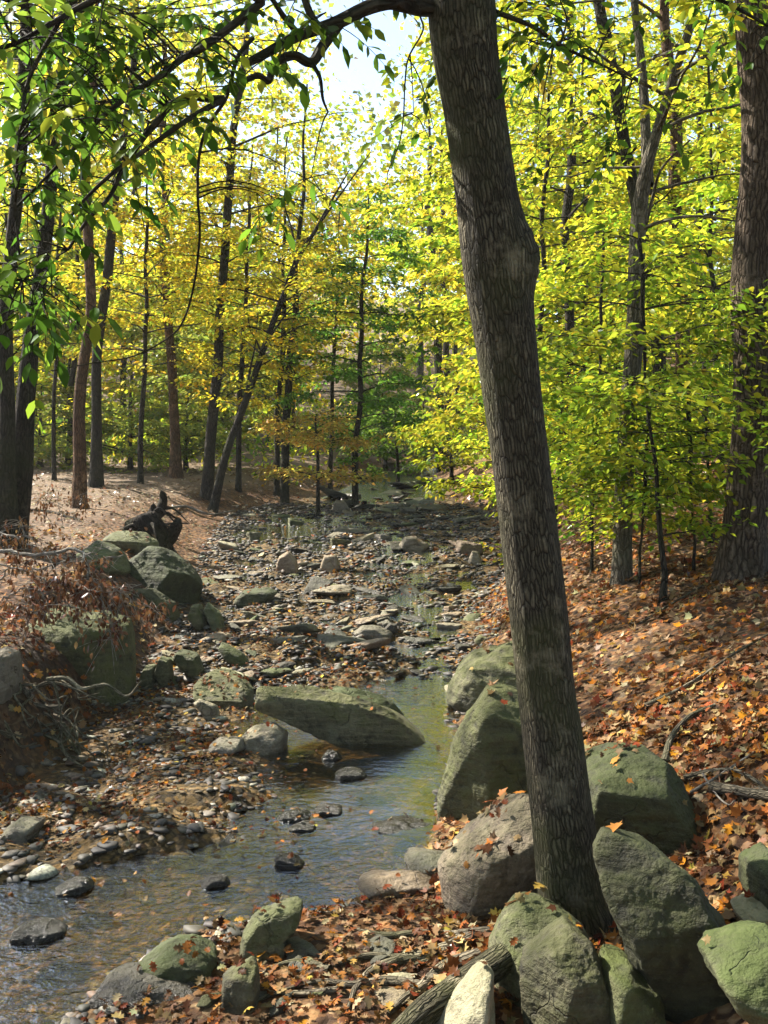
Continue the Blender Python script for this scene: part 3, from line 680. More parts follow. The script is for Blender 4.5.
ZONES = [  # pixel box, count, size range in metres, where
    ((235, 545, 475, 650), 76, (.055, .17), 'in the shallow riffle', (0.21, 0.38, 0.25, 0.12, 0.21)),
    ((215, 505, 480, 552), 56, (.09, .26), 'on the gravel by the far pool', (0.15, 0.27, 0.25, 0.20, 0.25)),
    ((170, 560, 300, 690), 44, (.05, .15), 'among orange leaves on the inner bank', (0.10, 0.18, 0.25, 0.15, 0.40)),
    ((180, 745, 300, 960), 20, (.03, .075), 'in the shallows at the pool margin', (0.25, 0.45, 0.30, 0.10, 0.10)),
    ((335, 468, 445, 510), 40, (.18, .5), 'in the far bend of the stream', (0.23, 0.41, 0.10, 0.20, 0.25)),
    ((370, 560, 485, 700), 58, (.04, .13), 'along the quick water of the riffle', (0.28, 0.50, 0.20, 0.08, 0.17)),
    ((205, 930, 470, 1020), 14, (.03, .06), 'among roots and leaves on the near shore', (0.15, 0.27, 0.30, 0.20, 0.20)),
]
small = []
for box, cnt, (s0, s1), where, wts in ZONES:
    placed, tries = [], 0
    while len(placed) < cnt and tries < cnt * 30:
        tries += 1
        px, py = rnd.uniform(box[0], box[2]), box[1] + (box[3] - box[1]) * rnd.random() ** .85
        g = ground_hit(px, py)
        s = ZSC * (s0 + (s1 - s0) * rnd.random() ** 2.2)
        if any((g[0] - q[0]) ** 2 + (g[1] - q[1]) ** 2 < (.8 * (s + q[2])) ** 2 for q in placed): continue
        placed.append((g[0], g[1], s))
        m = rnd.choices(list(KIND), wts)[0]; k = rnd.randrange(12)
        name = 'stone'
        o = obj(name, proto_mesh(k, m), None, label=f'{LOOK[m]} stone lying {where}', cat='stone', group=f'{LOOK[m]} stones {where}')
        sc = s * rnd.uniform(.85, 1.15)
        o.scale = (sc, sc * rnd.uniform(.8, 1.2), sc * rnd.uniform(.75, 1.25))
        o.rotation_euler = (rnd.gauss(0, .14), rnd.gauss(0, .14), rnd.uniform(0, 6.28))
        o.location = (g[0], g[1], hz(g[0], g[1]) + sc * .16)
        small.append((o, k))
# pebbles nobody could count
pg = Geo()
V2 = ICO[2][0]; F2 = ICO[2][1]
V1 = np.array([[1, 0, 0], [-1, 0, 0], [0, 1, 0], [0, -1, 0], [0, 0, 1], [0, 0, -1]], float); F1 = np.array([[0, 2, 4], [2, 1, 4], [1, 3, 4], [3, 0, 4], [2, 0, 5], [1, 2, 5], [3, 1, 5], [0, 3, 5]])
PEB = []
for k in range(8):
    rq = np.random.default_rng(300 + k)
    pl = [(unit(rq.normal(size=3)), rq.uniform(.55, 1.0)) for _ in range(9)] + [(np.array([.1, .1, 1.0]), .7), (np.array([0, 0, -1.0]), .8)]
    PEB.append(hull_rock(pl, (1, 1, 1), 2, 30, .12, k, 1.0))
pebcols = [(.022, .019, .013), (.045, .037, .025), (.09, .062, .03), (.12, .098, .065), (.25, .22, .16), (.05, .044, .024), (.03, .026, .018)]
NP = 24000
yy = 3.6 + 22 * rg.random(NP) ** 1.25
Lq, Rq = np.interp(yy, Y_T, L_T), np.interp(yy, Y_T, R_T)
xx = Lq - .1 + (Rq - Lq + .3) * rg.random(NP)
zz = height(xx, yy)
keep = (zz > water_level(yy) - .06 - .06 * rg.random(NP)) & (rg.random(NP) < np.where(yy < 8, .5, 1)) & (n2(xx, yy, 1.6, 12) > -.32 + .3 * rg.random(NP) - .1)
xx, yy, zz = xx[keep], yy[keep], zz[keep]
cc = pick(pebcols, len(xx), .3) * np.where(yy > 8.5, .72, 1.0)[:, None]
for i in range(len(xx)):
    s = .008 + .034 * rg.random() ** 3 + .0013 * yy[i] * rg.uniform(.5, 1.5)
    a = rg.random() * 6.28; ca, sa = math.cos(a), math.sin(a)
    if yy[i] < 9: V, Fc = PEB[i % 8]
    else: V, Fc = unit(V1 + .2 * rg.normal(size=V1.shape)), F1
    q = V * (s * 1.4, s * rg.uniform(.7, 1.1), s * rg.uniform(.25, .6))
    q = q * (1 + .25 * rg.normal(size=(len(q), 1)) * (.0 if len(q) > 10 else 1))
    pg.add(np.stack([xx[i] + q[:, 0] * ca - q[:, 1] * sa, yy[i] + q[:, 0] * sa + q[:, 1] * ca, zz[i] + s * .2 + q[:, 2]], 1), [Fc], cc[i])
def mat_pebble():
    t = NT('pebble'); c = t.n('VertexColor', layer_name='Col').outputs[0]
    nz = t.n('TexNoise', {'Vector': t.n('NewGeometry').outputs['Position'], 'Scale': 60.0, 'Detail': 3}).outputs['Fac']
    c = t.mix(c, (.03, .025, .018), t.ramp(nz, [(.35, .7), (.6, 0.0)]))
    return t.done(t.n('BsdfPrincipled', {'Base Color': c, 'Roughness': .68}).outputs[0])
obj('pebbles', pg.mesh('pebbles'), mat_pebble(), label='small pebbles and gravel strewn over the stream bed', cat='pebbles', kind='stuff')

# ------------------------------------------------------------------ trees
PAL = {
    'yellow': ([(.76, .60, .035), (.68, .60, .04), (.54, .54, .04), (.74, .46, .03), (.38, .43, .035), (.18, .26, .02)], (3, 3, 2.5, 1, 1.6, 1.0)),
    'lime': ([(.54, .57, .03), (.40, .47, .028), (.63, .59, .04), (.24, .35, .02), (.69, .58, .035), (.13, .23, .018)], (3, 3, 2, 2, 1, 1.6)),
    'green': ([(.10, .21, .02), (.14, .27, .03), (.20, .32, .035), (.08, .16, .02)], (3, 3, 2, 2)),
    'beech': ([(.20, .31, .022), (.34, .42, .028), (.13, .22, .018), (.46, .47, .03)], (3, 3, 2, 1.5)),
    'dark': ([(.05, .10, .015), (.08, .15, .02), (.12, .19, .025)], (3, 3, 1)),
    'orange': ([(.55, .33, .05), (.45, .28, .06), (.50, .42, .08), (.35, .30, .06)], (2, 2, 2, 1)),
    'olive': ([(.24, .28, .035), (.32, .33, .045), (.16, .22, .03)], (2, 2, 2)),
    'goldgreen': ([(.62, .56, .035), (.46, .50, .035), (.30, .40, .03), (.70, .53, .035)], (3, 3, 2, 2)),
}

def spray(geo, pts, dens, size, pal, spread=.16, droop=.25, rng=rg, shape=LEAF_KITE, tiltn=.45):
    """leaves in a flat spray along a twig"""
    ln = np.linalg.norm(np.diff(pts, axis=0), axis=1).sum()
    n = max(3, int(ln * dens))
    t = rng.random(n) ** .8
    i = np.minimum((t * (len(pts) - 1)).astype(int), len(pts) - 2); f = (t * (len(pts) - 1) - i)[:, None]
    P = pts[i] * (1 - f) + pts[i + 1] * f
    T = unit(pts[i + 1] - pts[i])
    side = unit(np.cross(T, [0, 0, 1.0])) * rng.choice([-1, 1], n)[:, None]
    D = unit(T * .5 + side * rng.uniform(.5, 1.1, n)[:, None] + np.array([0, 0, -1]) * droop + .25 * rng.normal(size=(n, 3)))
    P = P + side * spread * (rng.random(n) ** 1.3)[:, None] * 1.1 + np.array([0, 0, 1]) * (.05 * rng.normal(size=n))[:, None]
    N = unit(np.array([0, 0, 1.0]) + tiltn * rng.normal(size=(n, 3)))
    leaves(geo, P, D, N, size * rng.uniform(.65, 1.25, n), pick(pal[0], n, .16, pal[1], rng), shape)

def limb(wood, crown, p0, dirh, L, rise, r0, prm, rng, depth=0):
    k = 6
    fv = rng.uniform(.7, 1.12); fh = rng.uniform(-.12, .08)
    prm = dict(prm, pal=(np.clip(np.asarray(prm['pal'][0]) * fv * np.array([1 + fh, 1 + .3 * fh, 1]), .01, .85), prm['pal'][1]))
    s = np.linspace(0, 1, k)[:, None]
    side = np.cross(dirh, [0, 0, 1.0])
    pts = p0 + dirh * L * s + np.array([0, 0, 1.0]) * (rise * L * s - prm.get('sag', .22) * L * s ** 2) + side * (L * .12 * rng.normal() * s ** 2) + .035 * L * rng.normal(size=(k, 3)) * s
    rad = r0 * (1 - .85 * s[:, 0])
    if wood is not None: tube(wood, spline(pts, 9), np.interp(np.linspace(0, 1, 9), s[:, 0], rad), 5, cap=False)
    m = max(2, int(L * prm['twigs']))
    for j in range(m):
        u = rng.uniform(prm.get('bare', .22), 1.0)
        q = pts[min(int(u * (k - 1)), k - 2)] + (pts[min(int(u * (k - 1)) + 1, k - 1)] - pts[min(int(u * (k - 1)), k - 2)]) * ((u * (k - 1)) % 1)
        ang = rng.choice([-1, 1]) * rng.uniform(.5, 1.2)
        d = unit(dirh * math.cos(ang) + side * math.sin(ang) + np.array([0, 0, rng.normal() * .18]))
        l2 = (prm.get('tw', .34) * L * (1.1 - .6 * u) + .15) * rng.uniform(.7, 1.2)
        tp = q + d * l2 * np.linspace(0, 1, 4)[:, None] + np.array([0, 0, -.12 * l2]) * (np.linspace(0, 1, 4) ** 2)[:, None]
        if wood is not None and prm.get('twigwood', True): tube(wood, tp, [.004 + .001 * L, .003, .0025, .0015], 3, cap=False)
        spray(crown, tp, prm['dens'], prm['leaf'], prm['pal'], prm.get('spread', .16), prm.get('droop', .25), rng, prm.get('shape', LEAF_OVATE))
    spray(crown, pts[2:], prm['dens'] * .8, prm['leaf'], prm['pal'], prm.get('spread', .16), prm.get('droop', .25), rng, prm.get('shape', LEAF_OVATE))

def tree(label, pts, rad, bark, crown=None, group=None, cat='tree', name='tree', seed=0, flare=.5, seg=12, limbs=(), crownname='crown', rings=None, bump=.08, snag=()):
    """pts: world points of the trunk from the ground up, rad: radii"""
    rng = np.random.default_rng(1000 + seed)
    pts = np.asarray(pts, float); base = pts[0].copy(); base[2] += .15
    root = obj(name, None, loc=base, label=label, cat=cat, group=group)
    wood, cr = Geo(), Geo()
    n = rings or max(10, int(np.linalg.norm(np.diff(pts, axis=0), axis=1).sum() * 4))
    sp_ = spline(np.concatenate([pts, np.asarray(rad)[:, None]], 1), n)
    if rad[0] < .25:
        hh = sp_[:, 2] - sp_[0, 2]
        for ax in (0, 1):
            sp_[:, ax] += np.minimum(hh * .05, .012 * hh[-1]) * pnoise(np.stack([hh * 6 / hh[-1], np.full(n, seed * 3.7 + ax * 9), hh * 0], 1))
    tube(wood, sp_[:, :3], np.maximum(sp_[:, 3], .006), seg, bump=bump, flare=flare)
    if crown:
        zl, zh = crown['z']
        zs = sp_[:, 2]
        for i in range(crown['n']):
            f = (i + rng.random()) / crown['n']
            z = zl + (zh - zl) * f
            k = int(np.argmin(np.abs(zs - z)))
            az = crown.get('az0', 0) + i * 2.39996 + rng.normal() * .3
            if 'azr' in crown:
                a0, a1 = crown['azr']; az = a0 + (a1 - a0) * rng.random()
            prof = crown.get('prof', 'round')
            pr = math.sin(math.pi * (.12 + .8 * f)) if prof == 'round' else (1 - .8 * f) if prof == 'cone' else (.5 + .5 * f)
            L = crown['r'] * max(.25, pr) * rng.uniform(.7, 1.2)
            limb(wood, cr, sp_[k, :3], np.array([math.cos(az), math.sin(az), 0]), L, crown.get('rise', .35) * rng.uniform(.5, 1.4), min(sp_[k, 3] * .4, .007 + .0075 * L), crown, rng)
    o1 = obj('trunk', wood.mesh('trunk', base, True), bark, parent=root)
    for lp, lr in limbs:
        lw = Geo(); q = spline(lp, 14); tube(lw, q, np.linspace(lr[0], lr[1], 14), 7, bump=.1)
        obj('limb', lw.mesh('limb', base, True), bark, parent=o1)
    if cr.n: obj(crownname, cr.mesh(crownname, base), M_LEAF, parent=root)
    return root

def CR(z, r, n, pal, dens=16, leaf=.11, twigs=2.4, **k):
    return dict(z=z, r=r, n=n, pal=PAL[pal], dens=dens * 2.1, leaf=leaf * .92, twigs=twigs, **k)

def trunk_px(base_px, d=None, pix=(), top=None):
    """trunk: base pixel (on the ground), then (px, py, width) rows, all at one distance"""
    if d is None:
        g = ground_hit(*base_px[:2]); d = g[1]
    P, r = [], []
    b = at(base_px[0], base_px[1], d); b[2] = hz(b[0], b[1]) - .12
    P.append(b); r.append(base_px[2] / 2 / F * d)
    for (px, py, w_) in pix:
        P.append(at(px, py, d)); r.append(w_ / 2 / F * d)
    if top:
        last, prev = P[-1], P[-2]
        dr = unit(last - prev)
        dr = unit(dr * .6 + np.array([0, 0, 1]) * .5)
        m = 3
        for j in range(1, m + 1):
            P.append(last + dr * (top - last[2]) * j / m); r.append(max(r[len(pix)] * (1 - .8 * j / m), .02))
    return np.array(P), np.array(r), d

def T(label, base, pix, top, bark, crown, seed, **k):
    P, r, d = trunk_px(base, k.pop('d', None), pix, top)
    return tree(label, P, r, bark, crown, seed=seed, **k)

GL = 'trees of the wood beyond the stream'
# left bank
T('dark trunk at the edge of the view, the straighter of a close pair', (6, 540, 26), [(8, 440, 17), (9, 330, 14), (22, 120, 12), (24, 0, 11)], 13, M_BARK_DARK, CR((6.0, 13), 3.6, 26, 'olive', 14, .12), 1, d=12.0)
T('dark trunk leaning over its straighter neighbour by the dead branch', (10, 542, 28), [(20, 470, 22), (27, 380, 18), (33, 310, 15), (52, 150, 12), (66, 40, 11)], 13, M_BARK_DARK, CR((6.0, 13), 3.4, 24, 'olive', 14, .12), 2, d=12.3)
T('rust brown trunk standing on the pale terrace behind the dark pair', (79, 508, 15), [(80, 450, 13), (82, 360, 11), (88, 250, 10), (92, 120, 9)], 15, M_BARK_BROWN, CR((6, 12), 3.0, 20, 'goldgreen', 13, .13), 3)
T('mossy trunk rising behind the rust brown one and tilting away', (96, 487, 15), [(96, 440, 11), (97, 380, 10), (103, 300, 10), (113, 215, 9), (125, 140, 8)], 16, M_BARK_DARK, CR((6, 12.5), 3.2, 22, 'yellow', 13, .14), 4)
T('thin dark sapling between the dark pair and rust brown trunk', (54, 481, 5), [(54, 420, 4), (55, 340, 4), (60, 250, 3)], 9, M_BARK_DARK, CR((2.8, 9), 2.2, 14, 'goldgreen', 14, .13), 5)
T('slim trunk far back beside the rust brown trunk', (68, 466, 7), [(72, 400, 6), (76, 320, 5)], 11, M_BARK_DARK, CR((4, 11), 2.6, 16, 'olive', 12, .14), 6)
T('straight bare trunk standing apart at the middle of the terrace', (176, 478, 13), [(174, 430, 10), (171, 350, 9), (165, 260, 8), (164, 150, 7)], 15, M_BARK_BROWN, CR((4.5, 13), 3.2, 26, 'yellow', 13, .14), 7)
T('tall slender trunk curving upward at the stream bank', (206, 498, 13), [(211, 450, 11), (216, 380, 10), (221, 300, 9), (229, 200, 8), (240, 100, 7), (246, 40, 6)], 15, M_BARK_DARK, CR((4.5, 12), 2.8, 24, 'yellow', 13, .12), 8)
lean_pts = [(211, 512, 10), (225, 462, 8), (246, 396, 7), (268, 340, 6), (284, 295, 6), (296, 258, 5), (318, 226, 3.4), (350, 170, 1)]
P, r, d = trunk_px(lean_pts[0], None, lean_pts[1:], None)
br = []
for line, w_ in (([(284, 295), (292, 285), (310, 275), (340, 268)], 3), ([(296, 258), (292, 230), (284, 200), (290, 165)], 3), ([(318, 226), (340, 195), (365, 160), (372, 150)], 2.5), ([(246, 396), (250, 370), (256, 340), (258, 300)], 3), ([(268, 340), (290, 310), (312, 300)], 2.5)):
    q = np.array([at(px, py, d + .25 * i * (1 if w_ == 3 else -1)) for i, (px, py) in enumerate(line)]); br.append((q, (w_ / 2000 * d, .006)))
tree('slanting young maple with yellow leaves leaning out over the stream', P, r, M_BARK_DARK, CR((2.6, 6.4), 2.3, 20, 'yellow', 20, .115, 3.0, sag=.1), seed=9, limbs=br)
T('pair of dim stems behind the slanting maple, the nearer one', (284, 452, 9), [(286, 420, 8), (289, 370, 7), (296, 300, 6)], 11, M_BARK_DARK, CR((3.5, 9.5), 2.8, 22, 'yellow', 14, .13), 10, d=26)
T('dim stem next to the nearer one behind the slanting maple', (276, 455, 6), [(278, 400, 5), (282, 340, 5)], 10, M_BARK_DARK, CR((3.5, 9.5), 2.6, 18, 'goldgreen', 14, .13), 11, d=27)
T('young tree with fresh green layered leaves at the bend of the stream', (355, 482, 7), [(357, 440, 6), (360, 380, 5), (363, 310, 4), (366, 250, 3)], 8.3, M_BARK_DARK, CR((1.2, 8.2), 2.1, 46, 'green', 22, .13, 3.4, rise=.3, prof='round', sag=.35), 12, d=25)
T('second slim stem with green leaves behind the young green tree', (330, 474, 5), [(332, 420, 4), (334, 360, 4), (338, 290, 3)], 8.5, M_BARK_DARK, CR((3, 8), 1.9, 18, 'green', 18, .13, 3, rise=.3), 13, d=29)
# far centre trunks
T('dark far trunk, thickest of the group upstream', (441, 418, 9), [(438, 350, 8), (432, 270, 7), (430, 200, 6)], 16, M_BARK_DARK, CR((7, 15), 3.2, 14, 'goldgreen', 9, .2, 1.8), 14, d=44)
T('far trunk touching the thickest one upstream', (448, 420, 7), [(447, 350, 6), (444, 270, 6), (443, 190, 5)], 16, M_BARK_DARK, CR((7, 15), 2.8, 12, 'goldgreen', 9, .2, 1.8), 15, d=46)
T('pale hazy trunk far upstream in the gap', (419, 428, 7), [(420, 360, 7), (422, 280, 6)], 15, M_BARK_GREY, CR((9, 14), 2.6, 10, 'lime', 8, .22, 1.8), 16, d=58)
# right bank
T('massive ridged trunk beside the leafy slope, lit along one edge', (742, 577, 46), [(743, 555, 43), (746, 480, 41), (750, 380, 40), (754, 250, 38), (758, 120, 37), (763, 0, 35)], 14, M_BARK_RED, CR((6.2, 14), 3.8, 20, 'goldgreen', 14, .12), 17, seg=28, flare=.5)
P, r, d = trunk_px((622, 583, 21), None, [(624, 520, 19), (628, 450, 18), (632, 380, 18), (638, 300, 17), (642, 240, 16), (648, 185, 14), (655, 150, 11), (676, 80, 9), (700, 0, 8)], 13)
q1 = np.array([at(px, py, d + .2 * i) for i, (px, py) in enumerate([(648, 185), (646, 140), (642, 70), (634, 0), (628, -120)])])
q2 = np.array([at(px, py, d - .3 * i) for i, (px, py) in enumerate([(636, 232), (660, 222), (695, 216), (742, 222)])])
q3 = np.array([at(px, py, d - .2 * i) for i, (px, py) in enumerate([(640, 250), (652, 200), (662, 168), (690, 140)])])
tree('grey forked trunk with a white sunlit edge among yellow green leaves', P, r, M_BARK_GREY, CR((4.4, 12.5), 3.3, 34, 'lime', 16, .12, 2.6), seed=18, limbs=[(q1, (.06, .03)), (q2, (.022, .008)), (q3, (.02, .008))])
T('dark slanting trunk behind the grey forked one', (672, 500, 15), [(662, 420, 14), (652, 320, 13), (630, 170, 12), (608, 60, 11), (596, 0, 10)], 15, M_BARK_DARK, CR((5, 14), 3.4, 24, 'lime', 14, .13), 19, d=17)
T('reddish trunk in shade between the forked trunk and ridged trunk', (684, 505, 17), [(684, 430, 15), (682, 330, 14), (676, 230, 13), (672, 150, 12)], 16, M_BARK_BROWN, CR((4.6, 15), 3.6, 26, 'goldgreen', 14, .13), 20, d=18.5)
T('slender grey trunk between the leaning trunk and forked one', (563, 470, 11), [(564, 380, 10), (566, 280, 9), (567, 170, 9), (568, 60, 8)], 16, M_BARK_DARK, CR((3.2, 15), 3.4, 34, 'lime', 15, .13), 21, d=22)
T('dim trunk deep in the leaves near the ridged trunk', (706, 470, 9), [(704, 400, 8), (702, 300, 7), (700, 200, 7)], 14, M_BARK_DARK, CR((3.0, 13), 3.0, 30, 'goldgreen', 14, .13), 22, d=24)
T('dim trunk behind the slender grey one', (590, 462, 9), [(588, 380, 8), (585, 280, 7)], 14, M_BARK_DARK, CR((2.6, 12), 3.2, 32, 'lime', 13, .14), 23, d=28)
T('green understory beech sapling with flat tiers of leaves on the slope', (662, 602, 8), [(664, 560, 6), (660, 510, 5), (656, 460, 4), (650, 420, 3), (646, 385, 2)], 3.9, M_BARK_DARK, CR((1.5, 3.9), 1.5, 34, 'beech', 26, .085, 4.2, rise=.22, prof='round', sag=.2, tw=.5), 24, name='sapling', cat='sapling')
T('yellow green sapling arching over the stream beside the leaning trunk', (512, 512, 6), [(508, 470, 5), (502, 430, 4), (497, 400, 3), (492, 385, 2)], 3.2, M_BARK_DARK, CR((.45, 3.1), 1.85, 30, 'lime', 18, .12, 3.2, rise=.3, sag=.3), 25, name='sapling', cat='sapling', d=16)
T('leafy lime sapling in the sun just past the forked trunk', (590, 545, 6), [(592, 500, 5), (598, 440, 4), (600, 380, 3)], 4.8, M_BARK_DARK, CR((1.4, 4.7), 1.9, 34, 'lime', 22, .11, 3.4, rise=.3), 26, name='sapling', cat='sapling', d=12.5)
T('low green sapling at the foot of the ridged trunk', (712, 560, 5), [(710, 520, 4), (708, 470, 3), (706, 440, 2)], 3.0, M_BARK_DARK, CR((1.4, 3.0), 1.3, 22, 'beech', 22, .1, 3.6, rise=.25), 27, name='sapling', cat='sapling', d=10.5)
T('short leafy sapling with pale green leaves between leaning and forked trunks', (592, 572, 4), [(592, 540, 3), (594, 505, 2)], 2.9, M_BARK_DARK, CR((1.15, 2.9), 1.0, 22, 'beech', 26, .085, 4.2, rise=.3, tw=.5), 51, name='sapling', cat='sapling')
T('small bushy sapling at the foot of the forked trunk', (640, 585, 4), [(640, 555, 3), (642, 530, 2)], 2.5, M_BARK_DARK, CR((1.2, 2.5), .9, 20, 'lime', 26, .08, 4.4, rise=.35, tw=.5), 52, name='sapling', cat='sapling')
T('low spreading sapling between the beech sapling and ridged trunk', (694, 572, 4), [(694, 545, 3), (692, 515, 2)], 2.7, M_BARK_DARK, CR((1.25, 2.7), 1.1, 22, 'beech', 26, .085, 4.2, rise=.3, tw=.5), 53, name='sapling', cat='sapling')
T('leafy shrub crowding the bank just behind the leaning trunk', (556, 545, 4), [(556, 520, 3), (558, 490, 2)], 3.0, M_BARK_DARK, CR((1.0, 3.0), 1.3, 26, 'lime', 24, .09, 3.8, rise=.35, tw=.5), 54, name='shrub', cat='shrub')
T('sunny lime understory tree filling the gap near the ridged trunk', (722, 500, 7), [(720, 420, 6), (716, 320, 5), (712, 220, 4)], 8, M_BARK_DARK, CR((2.0, 7.8), 2.8, 40, 'lime', 18, .125, 2.8, rise=.25), 28, d=16)
T('tall lime understory tree behind the leaning trunk', (535, 495, 7), [(538, 400, 6), (542, 280, 5), (548, 150, 4)], 9, M_BARK_DARK, CR((2.2, 9), 2.7, 42, 'lime', 18, .125, 2.8, rise=.25), 29, d=18)
T('russet leaved shrub on the bank below the green bend tree', (318, 478, 4), [(318, 450, 3), (316, 430, 2)], 2.6, M_BARK_DARK, CR((.9, 2.7), 1.7, 26, 'orange', 24, .11, 3.6, rise=.4), 30, name='shrub', cat='shrub', d=23)
T('golden understory maple on the terrace between bare trunks', (140, 468, 6), [(142, 400, 5), (146, 310, 4), (148, 220, 3)], 9, M_BARK_DARK, CR((3.4, 9), 3.0, 38, 'yellow', 17, .135, 2.6, rise=.25), 31, d=24)
T('golden understory maple upslope behind the slender curving trunk', (238, 462, 6), [(240, 390, 5), (246, 300, 4), (250, 200, 3)], 9.5, M_BARK_DARK, CR((2.8, 9.5), 3.0, 42, 'yellow', 17, .135, 2.6, rise=.25), 32, d=26)
T('olive green bush under the golden maples', (130, 462, 5), [(130, 440, 4), (131, 425, 3)], 3.2, M_BARK_DARK, CR((.9, 3.2), 2.4, 30, 'olive', 20, .15, 3, rise=.3), 33, name='shrub', cat='shrub', d=29)
T('olive green bush near the base of the curving trunk', (186, 460, 5), [(186, 440, 4), (187, 425, 3)], 3.4, M_BARK_DARK, CR((.9, 3.4), 2.4, 30, 'olive', 20, .15, 3, rise=.3), 34, name='shrub', cat='shrub', d=30)
T('shadowy bush behind the dark pair of trunks', (40, 462, 5), [(40, 440, 4), (41, 420, 3)], 3.6, M_BARK_DARK, CR((.9, 3.6), 2.6, 30, 'olive', 18, .16, 3, rise=.3), 35, name='shrub', cat='shrub', d=30)

T('green bush overhanging the far bend of the stream', (398, 470, 4), [(397, 455, 3), (396, 440, 2)], 3.0, M_BARK_DARK, CR((.8, 3.0), 1.8, 26, 'green', 18, .15, 3, rise=.4), 41, name='shrub', cat='shrub', d=33)
T('yellow bush on the sunny side of the far bend', (452, 472, 4), [(451, 455, 3), (450, 440, 2)], 3.2, M_BARK_DARK, CR((.8, 3.2), 2.0, 28, 'lime', 18, .15, 3, rise=.4), 42, name='shrub', cat='shrub', d=32)
T('olive bush closing the view where the stream turns', (425, 455, 4), [(425, 440, 3), (424, 425, 2)], 4.0, M_BARK_DARK, CR((1.0, 4.2), 2.4, 30, 'olive', 16, .18, 3, rise=.4), 43, name='shrub', cat='shrub', d=47)
T('dark green bush on the slope upstream', (385, 450, 4), [(385, 435, 3), (384, 420, 2)], 4.0, M_BARK_DARK, CR((1.0, 4.0), 2.4, 30, 'green', 16, .18, 3, rise=.4), 44, name='shrub', cat='shrub', d=42)

# more trees through the wood: prototypes, then copies of trunk and crown
def proto(seed, h, zl, r, n, pal, dens, leaf, twigs, tr, bark, name='tree', lean=.03):
    rng = np.random.default_rng(seed)
    k = 6; s = np.linspace(0, 1, k)
    s = np.linspace(0, 1, k); tr = tr * .85
    pts = np.stack([lean * h * s * rng.normal() + .035 * h * rng.normal(size=k) * s, lean * h * s * rng.normal() + .02 * h * rng.normal(size=k) * s, h * s - .3], 1)
    return tree('', pts, tr * (1 - .85 * s) + .015, bark, CR((zl, h), r, n, pal, dens, leaf, twigs, twigwood=False, rise=.6, sag=.35), seed=seed, name=name, seg=8)
PRO = [
    proto(201, 17, 4.5, 4.2, 32, 'yellow', 14, .23, 1.9, .19, M_BARK_DARK),
    proto(202, 18, 5.0, 4.2, 32, 'goldgreen', 14, .23, 1.9, .20, M_BARK_DARK),
    proto(203, 16, 4.0, 4.0, 34, 'lime', 14, .23, 1.9, .17, M_BARK_GREY),
    proto(204, 9, 1.6, 3.2, 46, 'yellow', 16, .22, 2.2, .08, M_BARK_DARK),
    proto(205, 9, 1.4, 3.2, 46, 'lime', 16, .22, 2.2, .08, M_BARK_DARK),
    proto(206, 6, .7, 2.8, 46, 'olive', 16, .22, 2.2, .06, M_BARK_DARK),
]
PLAB = ['tall yellow leaved tree deep in the wood', 'tall gold and green tree deep in the wood', 'tall lime green tree deep in the wood', 'small yellow understory tree deep in the wood', 'small lime understory tree deep in the wood', 'low olive green understory tree deep in the wood']
PGRP = ['tall yellow trees deep in the wood', 'tall gold and green trees deep in the wood', 'tall lime trees deep in the wood', 'small yellow understory trees deep in the wood', 'small lime understory trees deep in the wood', 'low olive understory trees deep in the wood']
used = [False] * 6
def put(k, x, y, s, rz):
    o = PRO[k]
    if used[k]:
        c = o.copy(); COL.objects.link(c)
        for ch in o.children:
            d = ch.copy(); COL.objects.link(d); d.parent = c
        o = c
    used[k] = True
    o.location = (x, y, hz(x, y)); o.scale = (s, s, s); o.rotation_euler = (0, 0, rz)
    o['label'] = PLAB[k]; o['group'] = PGRP[k]
fr = random.Random(5)
spots = []
def ok(x, y, dmin):
    px = CX + x / y * F
    if any((x - a) ** 2 + (y - b) ** 2 < dmin ** 2 for a, b in spots): return False
    L_, R_ = np.interp(y, Y_T, L_T) - 1.2, np.interp(y, Y_T, R_T) + 1.2
    return y > 50 or not (L_ < x < R_)
for (y0, y1, cnt, tall) in ((28, 40, 10, .12), (40, 62, 38, .45)):
    t_ = 0
    c_ = 0
    while c_ < cnt and t_ < 800:
        t_ += 1
        y = fr.uniform(y0, y1); x = fr.uniform(-.43, .46) * y
        px = CX + x / y * F
        if not ok(x, y, 3.0): continue
        gap = 300 < px < 425
        if gap and y < 36: continue
        k = fr.choice([3, 4, 5]) if (gap or px < 300 and y < 50 or fr.random() > tall) else fr.choice([0, 1, 2])
        if px > 440: k = {0: 1, 3: 4}.get(k, k) if fr.random() < .7 else k
        if px < 300: k = {2: 0, 4: 3}.get(k, k) if fr.random() < .7 else k
        s = fr.uniform(.8, 1.15)
        if gap: s = fr.uniform(.75, 1.0)
        un = [i for i in ((0, 1, 2) if k < 3 else (3, 4, 5)) if not used[i]]
        if un: k = un[0]
        spots.append((x, y)); c_ += 1
        put(k, x, y, s, fr.uniform(0, 6.28))
# unseen trees behind and beside the camera, added to block sky and sun
for (x, y, k, s_) in ((3.2, -2.6, 1, .85), (-3.6, -3.2, 0, .85), (7.2, 3.2, 2, .85), (.5, -8, 1, 1.0), (-8.2, -1.0, 0, .8), (9, -4, 1, 1.0)):
    put(k, x, y, s_, x)  # they carry the deep wood labels but stand unseen, added to cut skylight
P = np.array([[-10.5, 11, hz(-10.5, 11) - .2], [-10.4, 11, 4], [-10.2, 11.1, 8], [-10.3, 11, 13]])  # added shade tree outside the view, sparse crown to dapple the sun
tree('tall yellow leaved tree deep in the wood', P, [.2, .17, .13, .04], M_BARK_DARK, CR((5, 13), 4.2, 22, 'yellow', 8, .13, 1.9), group='tall yellow trees deep in the wood', seed=40)

